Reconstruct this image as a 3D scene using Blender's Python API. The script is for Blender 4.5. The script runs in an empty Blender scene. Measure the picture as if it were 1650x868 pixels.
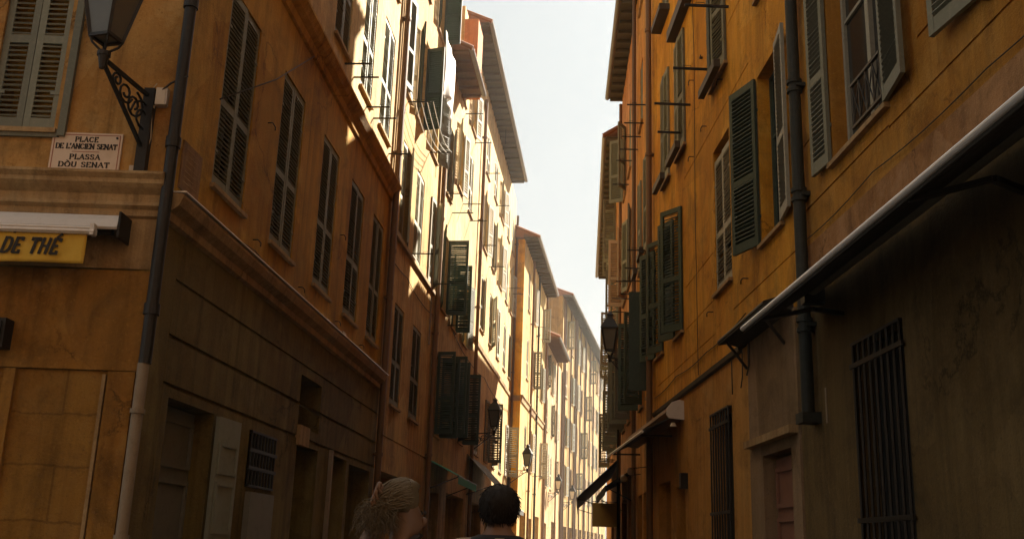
import bpy, math, random
from mathutils import Vector, Matrix
random.seed(7)
S = bpy.context.scene
COL = S.collection
R_ = math.radians
PI = math.pi

# ------------------------------------------------------------------ camera
F_PX, PITCH, ROLL, CAM_Z = 1640.0, 0.2666, 0.034, 1.40
fwd = Vector((0, math.cos(PITCH), math.sin(PITCH)))
rt0 = Vector((1, 0, 0)); up0 = rt0.cross(fwd)
rt = rt0 * math.cos(ROLL) + up0 * math.sin(ROLL)
up = up0 * math.cos(ROLL) - rt0 * math.sin(ROLL)
cam = bpy.data.cameras.new("camera")
cam.sensor_fit = 'HORIZONTAL'; cam.sensor_width = 36.0
cam.lens = F_PX / 1650.0 * 36.0
cam.clip_start = 0.05; cam.clip_end = 3000
camo = bpy.data.objects.new("camera", cam); COL.objects.link(camo)
M = Matrix((rt, up, -fwd)).transposed().to_4x4(); M.translation = (0, 0, CAM_Z)
camo.matrix_world = M
S.camera = camo

# ------------------------------------------------------------------ sky and sun
SUN_AZ, SUN_EL = R_(35), R_(38.6)
w = bpy.data.worlds.new("World"); S.world = w; w.use_nodes = True
nt = w.node_tree; nt.nodes.clear()
sky = nt.nodes.new('ShaderNodeTexSky'); sky.sky_type = 'NISHITA'; sky.sun_disc = False
sky.sun_elevation = SUN_EL; sky.sun_rotation = SUN_AZ
sky.air_density = 1.0; sky.dust_density = 6.0; sky.ozone_density = 1.0
hs = nt.nodes.new('ShaderNodeHueSaturation'); hs.inputs['Saturation'].default_value = 0.12
bg = nt.nodes.new('ShaderNodeBackground'); bg.inputs['Strength'].default_value = 0.06
wo = nt.nodes.new('ShaderNodeOutputWorld')
nt.links.new(sky.outputs[0], hs.inputs['Color'])
veil = nt.nodes.new('ShaderNodeMix'); veil.data_type = 'RGBA'; veil.inputs[0].default_value = 0.93   # thin even overcast over the clear sky
veil.inputs[7].default_value = (1.62, 1.82, 1.88, 1)
nt.links.new(hs.outputs[0], veil.inputs[6]); nt.links.new(veil.outputs[2], bg.inputs['Color']); nt.links.new(bg.outputs[0], wo.inputs['Surface'])
sl = bpy.data.lights.new("sun", 'SUN'); sl.energy = 5.0; sl.angle = R_(0.53); sl.color = (1.0, 0.90, 0.74)
so = bpy.data.objects.new("sun", sl); COL.objects.link(so)
sv = Vector((math.sin(SUN_AZ) * math.cos(SUN_EL), math.cos(SUN_AZ) * math.cos(SUN_EL), math.sin(SUN_EL)))
so.rotation_mode = 'QUATERNION'; so.rotation_quaternion = sv.to_track_quat('Z', 'Y'); so.location = (20, 20, 60)
S.view_settings.view_transform = 'Standard'; S.view_settings.look = 'None'
S.view_settings.gamma = 1.0; S.view_settings.use_curve_mapping = False
S.view_settings.exposure = 2.38
S.render.engine = 'CYCLES'
S.cycles.max_bounces = 10; S.cycles.diffuse_bounces = 7; S.cycles.use_denoising = True

# ------------------------------------------------------------------ materials
MATS = {}
def new_mat(name):
    m = bpy.data.materials.new(name); m.use_nodes = True
    nt = m.node_tree; b = nt.nodes['Principled BSDF']
    MATS[name] = m
    return m, nt, b
def N(nt, kind, **k):
    n = nt.nodes.new(kind)
    for a, v in k.items():
        if a in n.inputs.keys(): n.inputs[a].default_value = v
        else: setattr(n, a, v)
    return n
def L(nt, a, b): nt.links.new(a, b)
def ramp(nt, fac, stops):
    r = nt.nodes.new('ShaderNodeValToRGB')
    e = r.color_ramp.elements
    while len(e) < len(stops): e.new(0.5)
    for q, (p, c) in zip(e, stops):
        q.position = p; q.color = (c, c, c, 1) if isinstance(c, (int, float)) else (*c, 1)
    L(nt, fac, r.inputs['Fac']); return r.outputs['Color']
def mix(nt, a, b, fac, mode='MIX'):
    m = nt.nodes.new('ShaderNodeMix'); m.data_type = 'RGBA'; m.blend_type = mode
    for s, v in ((m.inputs[6], a), (m.inputs[7], b), (m.inputs[0], fac)):
        if hasattr(v, 'is_linked') or isinstance(v, bpy.types.NodeSocket): L(nt, v, s)
        elif isinstance(v, (int, float)): s.default_value = v
        else: s.default_value = (*v, 1)
    return m.outputs[2]
def plaster(name, col, old, pale, rough=0.9, streak=0.6, bump=0.4, block=None, off=0.0):
    """painted lime plaster: blotchy repainting, run-off streaks, worn pale patches, grain"""
    m, nt, b = new_mat(name)
    tc = N(nt, 'ShaderNodeTexCoord')
    mp = N(nt, 'ShaderNodeMapping'); mp.inputs['Location'].default_value = (off, off * 1.7, off * .3)
    L(nt, tc.outputs['Object'], mp.inputs['Vector']); v = mp.outputs[0]
    big = N(nt, 'ShaderNodeTexNoise', Scale=0.55, Detail=6.0, Roughness=0.62); L(nt, v, big.inputs['Vector'])
    med = N(nt, 'ShaderNodeTexNoise', Scale=2.6, Detail=8.0, Roughness=0.7); L(nt, v, med.inputs['Vector'])
    m2 = N(nt, 'ShaderNodeMapping'); m2.inputs['Scale'].default_value = (4.5, 4.5, 0.22); L(nt, v, m2.inputs['Vector'])
    stn = N(nt, 'ShaderNodeTexNoise', Scale=1.0, Detail=7.0, Roughness=0.68); L(nt, m2.outputs[0], stn.inputs['Vector'])
    fine = N(nt, 'ShaderNodeTexNoise', Scale=38.0, Detail=5.0, Roughness=0.7); L(nt, v, fine.inputs['Vector'])
    c = mix(nt, col, old, ramp(nt, big.outputs['Fac'], [(0.40, 0.0), (0.60, 1.0)]))
    c = mix(nt, c, pale, ramp(nt, med.outputs['Fac'], [(0.50, 0.0), (0.70, 0.8)]))
    sf = ramp(nt, stn.outputs['Fac'], [(0.47, 0.0), (0.70, streak)])
    c = mix(nt, c, tuple(x * 0.38 for x in old), sf)
    # old repairs: flat patches with a hard edge
    vp = N(nt, 'ShaderNodeTexVoronoi', Scale=0.7); mpd = N(nt, 'ShaderNodeMix'); mpd.data_type = 'VECTOR'; mpd.inputs[0].default_value = .12
    L(nt, v, mpd.inputs[4]); L(nt, med.outputs['Color'], mpd.inputs[5]); L(nt, mpd.outputs[1], vp.inputs['Vector'])
    sxp = N(nt, 'ShaderNodeSeparateColor'); L(nt, vp.outputs['Color'], sxp.inputs[0])
    c = mix(nt, c, tuple(x * 1.12 for x in pale), ramp(nt, sxp.outputs[0], [(0.80, 0.0), (0.81, 0.35)]))
    c = mix(nt, c, tuple(x * .7 for x in old), ramp(nt, sxp.outputs[1], [(0.84, 0.0), (0.85, 0.4)]))
    # hairline cracks
    vc = N(nt, 'ShaderNodeTexVoronoi', feature='DISTANCE_TO_EDGE', Scale=0.9); mpc = N(nt, 'ShaderNodeMix'); mpc.data_type = 'VECTOR'; mpc.inputs[0].default_value = .35
    L(nt, v, mpc.inputs[4]); L(nt, med.outputs['Color'], mpc.inputs[5]); L(nt, mpc.outputs[1], vc.inputs['Vector'])
    ck = ramp(nt, vc.outputs['Distance'], [(0.0, 1.0), (0.012, 0.0)])
    mk = ramp(nt, big.outputs['Fac'], [(0.52, 0.0), (0.58, 0.75)])
    mm = N(nt, 'ShaderNodeMath', operation='MULTIPLY'); L(nt, ck, mm.inputs[0]); L(nt, mk, mm.inputs[1])
    c = mix(nt, c, tuple(x * .25 for x in old), mm.outputs[0])
    bl = N(nt, 'ShaderNodeTexNoise', Scale=1.5, Detail=10.0, Roughness=0.72, Distortion=.6); L(nt, v, bl.inputs['Vector'])
    c = mix(nt, c, ramp(nt, bl.outputs['Fac'], [(0.34, .62), (0.5, .98), (0.66, 1.0), (.74, 1.22)]), 1.0, 'MULTIPLY')
    m3 = N(nt, 'ShaderNodeMapping'); m3.inputs['Scale'].default_value = (9.0, 9.0, 0.5); L(nt, v, m3.inputs['Vector'])
    st2 = N(nt, 'ShaderNodeTexNoise', Scale=1.0, Detail=6.0, Roughness=0.65); L(nt, m3.outputs[0], st2.inputs['Vector'])
    c = mix(nt, c, ramp(nt, st2.outputs['Fac'], [(0.30, 1.12), (0.50, 1.0), (0.66, .66)]), .4 + streak * .6, 'MULTIPLY')
    # pitting and soot specks
    c = mix(nt, c, tuple(x * 0.3 + .005 for x in old), ramp(nt, fine.outputs['Fac'], [(0.58, 0.0), (0.72, 0.6)]))
    c = mix(nt, c, tuple(min(.8, x * 1.15) for x in pale), ramp(nt, fine.outputs['Fac'], [(0.30, 0.5), (0.42, 0.0)]))
    h = fine.outputs['Fac']
    if block:
        bt = N(nt, 'ShaderNodeTexBrick', Scale=1.0)
        bt.inputs['Mortar Size'].default_value = 0.012; bt.inputs['Brick Width'].default_value = block[0]
        bt.inputs['Row Height'].default_value = block[1]; bt.inputs['Mortar Smooth'].default_value = .4
        bt.inputs['Color1'].default_value = (1, 1, 1, 1); bt.inputs['Color2'].default_value = (.88, .86, .82, 1)
        bt.inputs['Mortar'].default_value = (.45, .42, .38, 1)
        sx = N(nt, 'ShaderNodeSeparateXYZ'); L(nt, v, sx.inputs[0])
        cb = N(nt, 'ShaderNodeCombineXYZ'); 
        ad = N(nt, 'ShaderNodeMath', operation='MULTIPLY_ADD'); ad.inputs[1].default_value = .14
        L(nt, med.outputs['Fac'], ad.inputs[0]); L(nt, sx.outputs[2], ad.inputs[2])
        L(nt, sx.outputs[0], cb.inputs[0]); L(nt, ad.outputs[0], cb.inputs[1])
        L(nt, cb.outputs[0], bt.inputs['Vector'])
        c = mix(nt, c, bt.outputs['Color'], 0.6, 'MULTIPLY')
    L(nt, c, b.inputs['Base Color']); b.inputs['Roughness'].default_value = rough
    b.inputs['Specular IOR Level'].default_value = 0.2
    bp = N(nt, 'ShaderNodeBump', Strength=bump, Distance=0.03)
    ad = N(nt, 'ShaderNodeMath', operation='ADD'); L(nt, h, ad.inputs[0]); L(nt, med.outputs['Fac'], ad.inputs[1])
    L(nt, ad.outputs[0], bp.inputs['Height']); L(nt, bp.outputs[0], b.inputs['Normal'])
    return m
def paint(name, col, worn=None, rough=0.6, metal=0.0, scale=14.0, amt=0.5, bump=0.12, spec=0.35, lo=.5, hi=.72):
    """painted wood / iron / cloth with chips and grime"""
    m, nt, b = new_mat(name)
    worn = worn or tuple(x * 0.55 for x in col)
    tc = N(nt, 'ShaderNodeTexCoord')
    n = N(nt, 'ShaderNodeTexNoise', Scale=scale, Detail=7.0, Roughness=0.7); L(nt, tc.outputs['Object'], n.inputs['Vector'])
    oi = N(nt, 'ShaderNodeObjectInfo')
    c = mix(nt, col, worn, ramp(nt, n.outputs['Fac'], [(lo, 0.0), (hi, amt)]))
    hv = N(nt, 'ShaderNodeHueSaturation'); L(nt, c, hv.inputs['Color'])
    mr = N(nt, 'ShaderNodeMapRange'); mr.inputs['To Min'].default_value = .8; mr.inputs['To Max'].default_value = 1.18
    L(nt, oi.outputs['Random'], mr.inputs['Value']); L(nt, mr.outputs[0], hv.inputs['Value'])
    L(nt, hv.outputs[0], b.inputs['Base Color'])
    b.inputs['Roughness'].default_value = rough; b.inputs['Metallic'].default_value = metal
    b.inputs['Specular IOR Level'].default_value = spec
    bp = N(nt, 'ShaderNodeBump', Strength=bump, Distance=0.01); L(nt, n.outputs['Fac'], bp.inputs['Height']); L(nt, bp.outputs[0], b.inputs['Normal'])
    return m
P_FRONT = plaster('plaster_front', (0.460, 0.248, 0.069), (0.360, 0.165, 0.037), (0.500, 0.308, 0.110), off=1)
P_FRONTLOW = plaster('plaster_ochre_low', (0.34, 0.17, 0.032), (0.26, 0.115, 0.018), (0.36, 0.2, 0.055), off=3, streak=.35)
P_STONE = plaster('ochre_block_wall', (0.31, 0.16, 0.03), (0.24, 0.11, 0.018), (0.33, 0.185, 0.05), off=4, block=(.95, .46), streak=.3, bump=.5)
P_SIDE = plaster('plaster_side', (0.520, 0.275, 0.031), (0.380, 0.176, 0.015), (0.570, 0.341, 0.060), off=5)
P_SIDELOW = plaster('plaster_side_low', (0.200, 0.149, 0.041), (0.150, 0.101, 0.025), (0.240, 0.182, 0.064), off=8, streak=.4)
P_SIDE2 = plaster('plaster_salmon', (0.600, 0.418, 0.184), (0.520, 0.319, 0.120), (0.640, 0.484, 0.248), off=9)
P_B2 = plaster('plaster_amber', (0.580, 0.363, 0.120), (0.500, 0.275, 0.074), (0.630, 0.440, 0.184), off=12)
P_B3 = plaster('plaster_apricot', (0.600, 0.418, 0.175), (0.530, 0.330, 0.120), (0.660, 0.495, 0.239), off=15)
P_B4 = plaster('plaster_bright_orange', (0.828, 0.405, 0.030), (0.736, 0.338, 0.020), (0.828, 0.486, 0.080), off=17, streak=.25)
P_B4F = plaster('plaster_cream', (0.570, 0.385, 0.145), (0.470, 0.290, 0.085), (0.620, 0.440, 0.196), off=19)
P_B5 = plaster('plaster_sand', (0.52, 0.34, 0.16), (0.43, 0.25, 0.1), (0.58, 0.41, 0.23), off=22)
P_B6 = plaster('plaster_pale_yellow', (0.470, 0.299, 0.092), (0.380, 0.216, 0.056), (0.520, 0.360, 0.136), off=25)
P_R2 = plaster('plaster_orange_right', (0.700, 0.336, 0.030), (0.570, 0.242, 0.016), (0.720, 0.389, 0.060), off=28, streak=.35)
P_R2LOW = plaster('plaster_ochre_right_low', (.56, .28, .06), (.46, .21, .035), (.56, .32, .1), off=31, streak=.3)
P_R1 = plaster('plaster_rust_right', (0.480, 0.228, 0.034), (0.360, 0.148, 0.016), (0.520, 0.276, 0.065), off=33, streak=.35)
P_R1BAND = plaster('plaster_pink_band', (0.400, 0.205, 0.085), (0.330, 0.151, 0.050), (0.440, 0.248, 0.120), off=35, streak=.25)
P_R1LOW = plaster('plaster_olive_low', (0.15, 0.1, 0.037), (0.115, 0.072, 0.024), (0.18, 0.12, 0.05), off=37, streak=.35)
P_DOORWAY = plaster('plaster_dusty_grey', (0.27, 0.18, 0.095), (0.21, 0.135, 0.065), (0.31, 0.21, 0.13), off=39, streak=.3)
P_R3 = plaster('plaster_orange_far_right', (0.66, 0.31, 0.05), (0.54, 0.22, 0.03), (0.68, 0.37, 0.1), off=41)
P_R4 = plaster('plaster_rose_far_right', (.6, .3, .12), (.5, .22, .07), (.65, .38, .18), off=43)
P_MOULD = plaster('moulding_stone', (0.420, 0.275, 0.129), (0.330, 0.198, 0.083), (0.500, 0.363, 0.184), off=45, streak=.5)
P_BLOCKER = plaster('plaster_dark_umber', (.16, .085, .04), (.12, .06, .028), (.19, .11, .06), off=51)  # for the added house behind the camera, kept dark to cut bounce light
P_PLAQUE = plaster('plaque_stone', (.30, .17, .075), (.24, .125, .05), (.34, .21, .1), off=53)
P_GABLE = plaster('plaster_brick_red', (0.550, 0.209, 0.060), (0.450, 0.154, 0.040), (0.580, 0.275, 0.100), off=47)
SHUT_G = paint('shutter_grey_green', (.17, .17, .12), (.30, .275, .20), .65, amt=.5, scale=22)
SHUT_L = paint('shutter_pale_grey', (.36, .34, .26), (.2, .19, .14), .65, amt=.5, scale=22)
SHUT_D = paint('shutter_dark_green', (.045, .065, .045), (.10, .11, .08), .6, amt=.5, scale=22)
SHUT_B = paint('shutter_beige', (.5, .36, .22), (.32, .22, .13), .65, amt=.5, scale=22)
WOOD_D = paint('dark_door_wood', (.05, .04, .025), (.09, .07, .045), .6, scale=9)
DOOR_GREY = paint('grey_door_paint', (.17, .16, .12), (.10, .09, .06), .6, scale=7, amt=.6)
DOOR_PALE = paint('pale_green_door_paint', (.25, .26, .2), (.15, .15, .11), .6, scale=9, amt=.5)
DOOR_PINK = paint('faded_pink_door', (.28, .14, .09), (.2, .09, .055), .7, scale=5, amt=.6)
IRON = paint('black_iron', (.022, .02, .017), (.05, .035, .022), .5, metal=.3, scale=30)
PIPE_D = paint('dark_pipe_iron', (.03, .032, .026), (.06, .056, .042), .6, metal=.0, scale=12, spec=.2)
PIPE_BR = paint('brown_pipe', (.16, .085, .035), (.1, .06, .03), .5, metal=.1, scale=12)
PIPE_W = paint('whitewashed_pipe', (.27, .21, .14), (.17, .12, .07), .75, scale=10, amt=.7)
ZINC = paint('zinc_gutter', (.22, .20, .165), (.13, .11, .085), .45, metal=.4, scale=8)
WHITE = paint('white_enamel', (.70, .64, .57), (.5, .43, .34), .4, scale=9, amt=.4)
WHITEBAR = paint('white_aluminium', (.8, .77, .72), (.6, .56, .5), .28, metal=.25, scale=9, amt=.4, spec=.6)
YELLOW = paint('yellow_canvas', (.58, .36, .045), (.47, .27, .03), .85, scale=6, amt=.7)
INK = paint('black_lettering', (.02, .016, .012), (.03, .022, .015), .7)
MARBLE = paint('sign_marble', (.56, .44, .33), (.44, .32, .21), .5, scale=7, amt=.6)
REDLINE = paint('sign_red_line', (.30, .085, .05), (.36, .14, .08), .6)
SOFFIT = paint('soffit_boards', (.17, .09, .04), (.10, .055, .028), .8, scale=5, amt=.7)
SOFFIT_D = paint('soffit_dark_boards', (.10, .085, .055), (.06, .05, .035), .8, scale=5, amt=.7)
DARKCLOTH = paint('dark_awning_cloth', (.035, .03, .022), (.05, .042, .03), .9, scale=5)
GREENCLOTH = paint('green_awning_cloth', (.06, .34, .22), (.04, .2, .13), .85, scale=5)
STRIPE = paint('grey_awning_cloth', (.16, .15, .11), (.09, .08, .06), .85, scale=5)
OCHRESIGN = paint('ochre_sign_board', (.42, .27, .06), (.33, .2, .04), .7, scale=5)
TERRA = paint('terracotta_tiles', (.27, .125, .065), (.17, .085, .05), .85, scale=4, amt=.7)
VOID = paint('dark_interior', (.012, .011, .009), (.02, .017, .012), .9)
CABLE = paint('cable_rubber', (.04, .033, .025), None, .7)
CABLE_P = paint('pale_cable', (.45, .36, .24), None, .7)
CORD = paint('white_cord', (.8, .78, .72), None, .8)
PLASTIC = paint('white_plastic_box', (.6, .5, .38), (.45, .36, .26), .5)
def glass_mat(name, col, rough, alpha=None, emit=None):
    m, nt, b = new_mat(name)
    tc = N(nt, 'ShaderNodeTexCoord'); n = N(nt, 'ShaderNodeTexNoise', Scale=7.0, Detail=5.0); L(nt, tc.outputs['Object'], n.inputs['Vector'])
    L(nt, mix(nt, col, tuple(x * .6 for x in col), n.outputs['Fac']), b.inputs['Base Color'])
    b.inputs['Roughness'].default_value = rough; b.inputs['Specular IOR Level'].default_value = .5
    return m
PANE = glass_mat('window_glass', (.03, .032, .03), .12)
LANTERN_G = glass_mat('lantern_glass', (.13, .125, .10), .3)
LANTERN_W = glass_mat('lantern_opal_glass', (.75, .68, .55), .3)
BULB = glass_mat('opal_globe', (.6, .5, .36), .35)
def sheet_mat():
    m, nt, b = new_mat('laundry_sheet')
    tc = N(nt, 'ShaderNodeTexCoord'); n = N(nt, 'ShaderNodeTexNoise', Scale=4.0, Detail=4.0); L(nt, tc.outputs['Object'], n.inputs['Vector'])
    L(nt, mix(nt, (.75, .72, .68), (.6, .55, .5), n.outputs['Fac']), b.inputs['Base Color'])
    b.inputs['Roughness'].default_value = .8
    b.inputs['Transmission Weight'].default_value = .25
    return m
SHEET = sheet_mat()
def ground_mat(name, c1, c2, bw, rh):
    m, nt, b = new_mat(name)
    tc = N(nt, 'ShaderNodeTexCoord')
    bt = N(nt, 'ShaderNodeTexBrick', Scale=1.0); bt.inputs['Brick Width'].default_value = bw; bt.inputs['Row Height'].default_value = rh
    bt.inputs['Mortar Size'].default_value = .012; bt.inputs['Color1'].default_value = (*c1, 1); bt.inputs['Color2'].default_value = (*c2, 1)
    bt.inputs['Mortar'].default_value = (.05, .04, .03, 1); L(nt, tc.outputs['Object'], bt.inputs['Vector'])
    n = N(nt, 'ShaderNodeTexNoise', Scale=3.0, Detail=8.0); L(nt, tc.outputs['Object'], n.inputs['Vector'])
    L(nt, mix(nt, bt.outputs['Color'], (.06, .05, .038), n.outputs['Fac']), b.inputs['Base Color'])
    b.inputs['Roughness'].default_value = .75
    bp = N(nt, 'ShaderNodeBump', Strength=.4, Distance=.02); L(nt, n.outputs['Fac'], bp.inputs['Height']); L(nt, bp.outputs[0], b.inputs['Normal'])
    return m
PAVING = ground_mat('stone_paving', (.12, .10, .075), (.09, .075, .055), .6, .35)
GUTTERSTONE = ground_mat('gutter_stone', (.28, .24, .19), (.22, .19, .14), .9, .3)
SKIN = paint('skin', (.15, .08, .043), (.12, .06, .032), .5, scale=20, bump=.04)
HAIR_B = paint('blond_hair', (.135, .10, .055), (.065, .045, .023), .55, spec=.2, scale=60, bump=.05)
HAIR_D = paint('dark_hair', (.014, .010, .007), (.02, .015, .010), .6, spec=.12, scale=60, bump=.05)
SHIRT_D = paint('dark_shirt', (.02, .019, .018), (.03, .027, .025), .85, scale=30)
TOP_D = paint('dark_top', (.03, .026, .024), (.045, .038, .032), .85, scale=30)
TROUSER = paint('trouser_cloth', (.05, .05, .055), None, .9)
LEATHER = paint('dark_leather', (.03, .022, .018), None, .5)
STRAP_W = paint('pale_strap', (.55, .5, .43), (.42, .37, .3), .8)
BRASS = paint('buckle_metal', (.6, .52, .4), None, .3, metal=.8)

# ------------------------------------------------------------------ mesh helpers
class MB:
    def __init__(s): s.v = []; s.f = []
    def quad(s, a, b, c, d):
        i = len(s.v); s.v += [a, b, c, d]; s.f.append((i, i + 1, i + 2, i + 3))
    def poly(s, pts):
        i = len(s.v); s.v += list(pts); s.f.append(tuple(range(i, i + len(pts))))
    def box(s, x0, x1, y0, y1, z0, z1, T=None):
        if x0 > x1: x0, x1 = x1, x0
        if y0 > y1: y0, y1 = y1, y0
        if z0 > z1: z0, z1 = z1, z0
        i = len(s.v)
        P = [Vector(p) for p in ((x0, y0, z0), (x1, y0, z0), (x1, y1, z0), (x0, y1, z0), (x0, y0, z1), (x1, y0, z1), (x1, y1, z1), (x0, y1, z1))]
        if T is not None: P = [T @ p for p in P]
        s.v += P
        s.f += [tuple(i + k for k in q) for q in ((0, 3, 2, 1), (4, 5, 6, 7), (0, 1, 5, 4), (1, 2, 6, 5), (2, 3, 7, 6), (3, 0, 4, 7))]
        return s
    def tube(s, pts, r, n=10, cap=True):
        pts = [Vector(p) for p in pts]
        rr = r if isinstance(r, (list, tuple)) else [r] * len(pts)
        base = len(s.v); ref = None
        for k, p in enumerate(pts):
            d = (pts[min(k + 1, len(pts) - 1)] - pts[max(k - 1, 0)]).normalized()
            if ref is None:
                ref = Vector((0, 0, 1)) if abs(d.z) < .9 else Vector((1, 0, 0))
            u = (ref - d * ref.dot(d)); u = u.normalized() if u.length > 1e-5 else d.orthogonal().normalized()
            v = d.cross(u); ref = u
            for j in range(n):
                a = 2 * PI * j / n
                s.v.append(p + (u * math.cos(a) + v * math.sin(a)) * rr[k])
        for k in range(len(pts) - 1):
            for j in range(n):
                a = base + k * n + j; b = base + k * n + (j + 1) % n
                s.f.append((a, b, b + n, a + n))
        if cap:
            s.f.append(tuple(base + j for j in reversed(range(n))))
            s.f.append(tuple(base + (len(pts) - 1) * n + j for j in range(n)))
        return s
    def bar(s, p, q, w, h, upv=(0, 0, 1)):
        p, q = Vector(p), Vector(q); d = q - p; l = d.length; d.normalize()
        u = Vector(upv); u = u - d * u.dot(d)
        if u.length < 1e-4: u = d.orthogonal()
        u.normalize(); v = d.cross(u)
        T = Matrix((d, v, u)).transposed().to_4x4(); T.translation = p
        return s.box(0, l, -w / 2, w / 2, -h / 2, h / 2, T)
    def loft(s, rings, close=True, cap=True):
        n = len(rings[0]); base = len(s.v)
        for r in rings: s.v += [Vector(p) for p in r]
        for k in range(len(rings) - 1):
            for j in range(n if close else n - 1):
                a = base + k * n + j; b = base + k * n + (j + 1) % n
                s.f.append((a, b, b + n, a + n))
        if cap and close:
            s.f.append(tuple(base + j for j in reversed(range(n))))
            s.f.append(tuple(base + (len(rings) - 1) * n + j for j in range(n)))
        return s
    def mesh(s, name, mat, smooth=False):
        me = bpy.data.meshes.new(name)
        me.from_pydata([tuple(v) for v in s.v], [], s.f); me.materials.append(mat)
        if smooth:
            for p in me.polygons: p.use_smooth = True
        me.update(); return me
    def build(s, name, mat, parent=None, loc=(0, 0, 0), rz=0, smooth=False):
        o = bpy.data.objects.new(name, s.mesh(name, mat, smooth)); COL.objects.link(o)
        o.location = loc; o.rotation_euler = (0, 0, rz)
        if parent: o.parent = parent
        return o
def tag(o, label, cat, group=None, kind=None):
    if label: o['label'] = label
    if cat: o['category'] = cat
    if group: o['group'] = group
    if kind: o['kind'] = kind
    return o
def thing(name, label, cat, loc=(0, 0, 0), rz=0, group=None):
    o = bpy.data.objects.new(name, None); o.empty_display_size = .2; COL.objects.link(o)
    o.location = loc; o.rotation_euler = (0, 0, rz)
    return tag(o, label, cat, group)
def circ(cx, cy, z, rx, ry, n=20, ph=0):
    return [(cx + rx * math.cos(2 * PI * k / n + ph), cy + ry * math.sin(2 * PI * k / n + ph), z) for k in range(n)]

# ------------------------------------------------------------------ building kit
LEAF = {}
def leaf_mesh(w_, h, mat, simple=False, solid=False):
    rnd = random.Random(len(LEAF)); var = random.randrange(4)
    key = (round(w_, 2), round(h, 2), mat.name, simple, solid, var)
    if key in LEAF: return LEAF[key]
    m = MB(); st = .065; t = .038
    m.box(0, st, -t, 0, 0, h); m.box(w_ - st, w_, -t, 0, 0, h)
    zs = [(0, .12), (h * .40, h * .40 + .085), (h - .085, h)]
    for a, b in zs: m.box(st, w_ - st, -t + .002, -.002, a, b)
    p = .052 if not simple else .085
    for (a, b) in ((.12, h * .40), (h * .40 + .085, h - .085)):
        if solid:
            m.box(st, w_ - st, -t + .012, -.012, a, b); continue
        n = max(2, int((b - a) / p)); pp = (b - a) / n
        for k in range(n):
            z = a + (k + .5) * pp
            if rnd.random() < .006: continue
            T = Matrix.Translation((0, -t / 2, z)) @ Matrix.Rotation(R_(30 + rnd.gauss(0, 3.5)), 4, 'X') @ Matrix.Rotation(R_(rnd.gauss(0, .5)), 4, 'Y')
            m.box(st, w_ - st, -.026, .026, -.0075, .0075, T)
    # strap hinges and catch
    m.box(-.015, .10, -t - .008, -t + .001, h * .16, h * .16 + .035); m.box(-.015, .10, -t - .008, -t + .001, h * .8, h * .8 + .035)
    LEAF[key] = m.mesh('shutter', mat); return LEAF[key]

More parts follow.
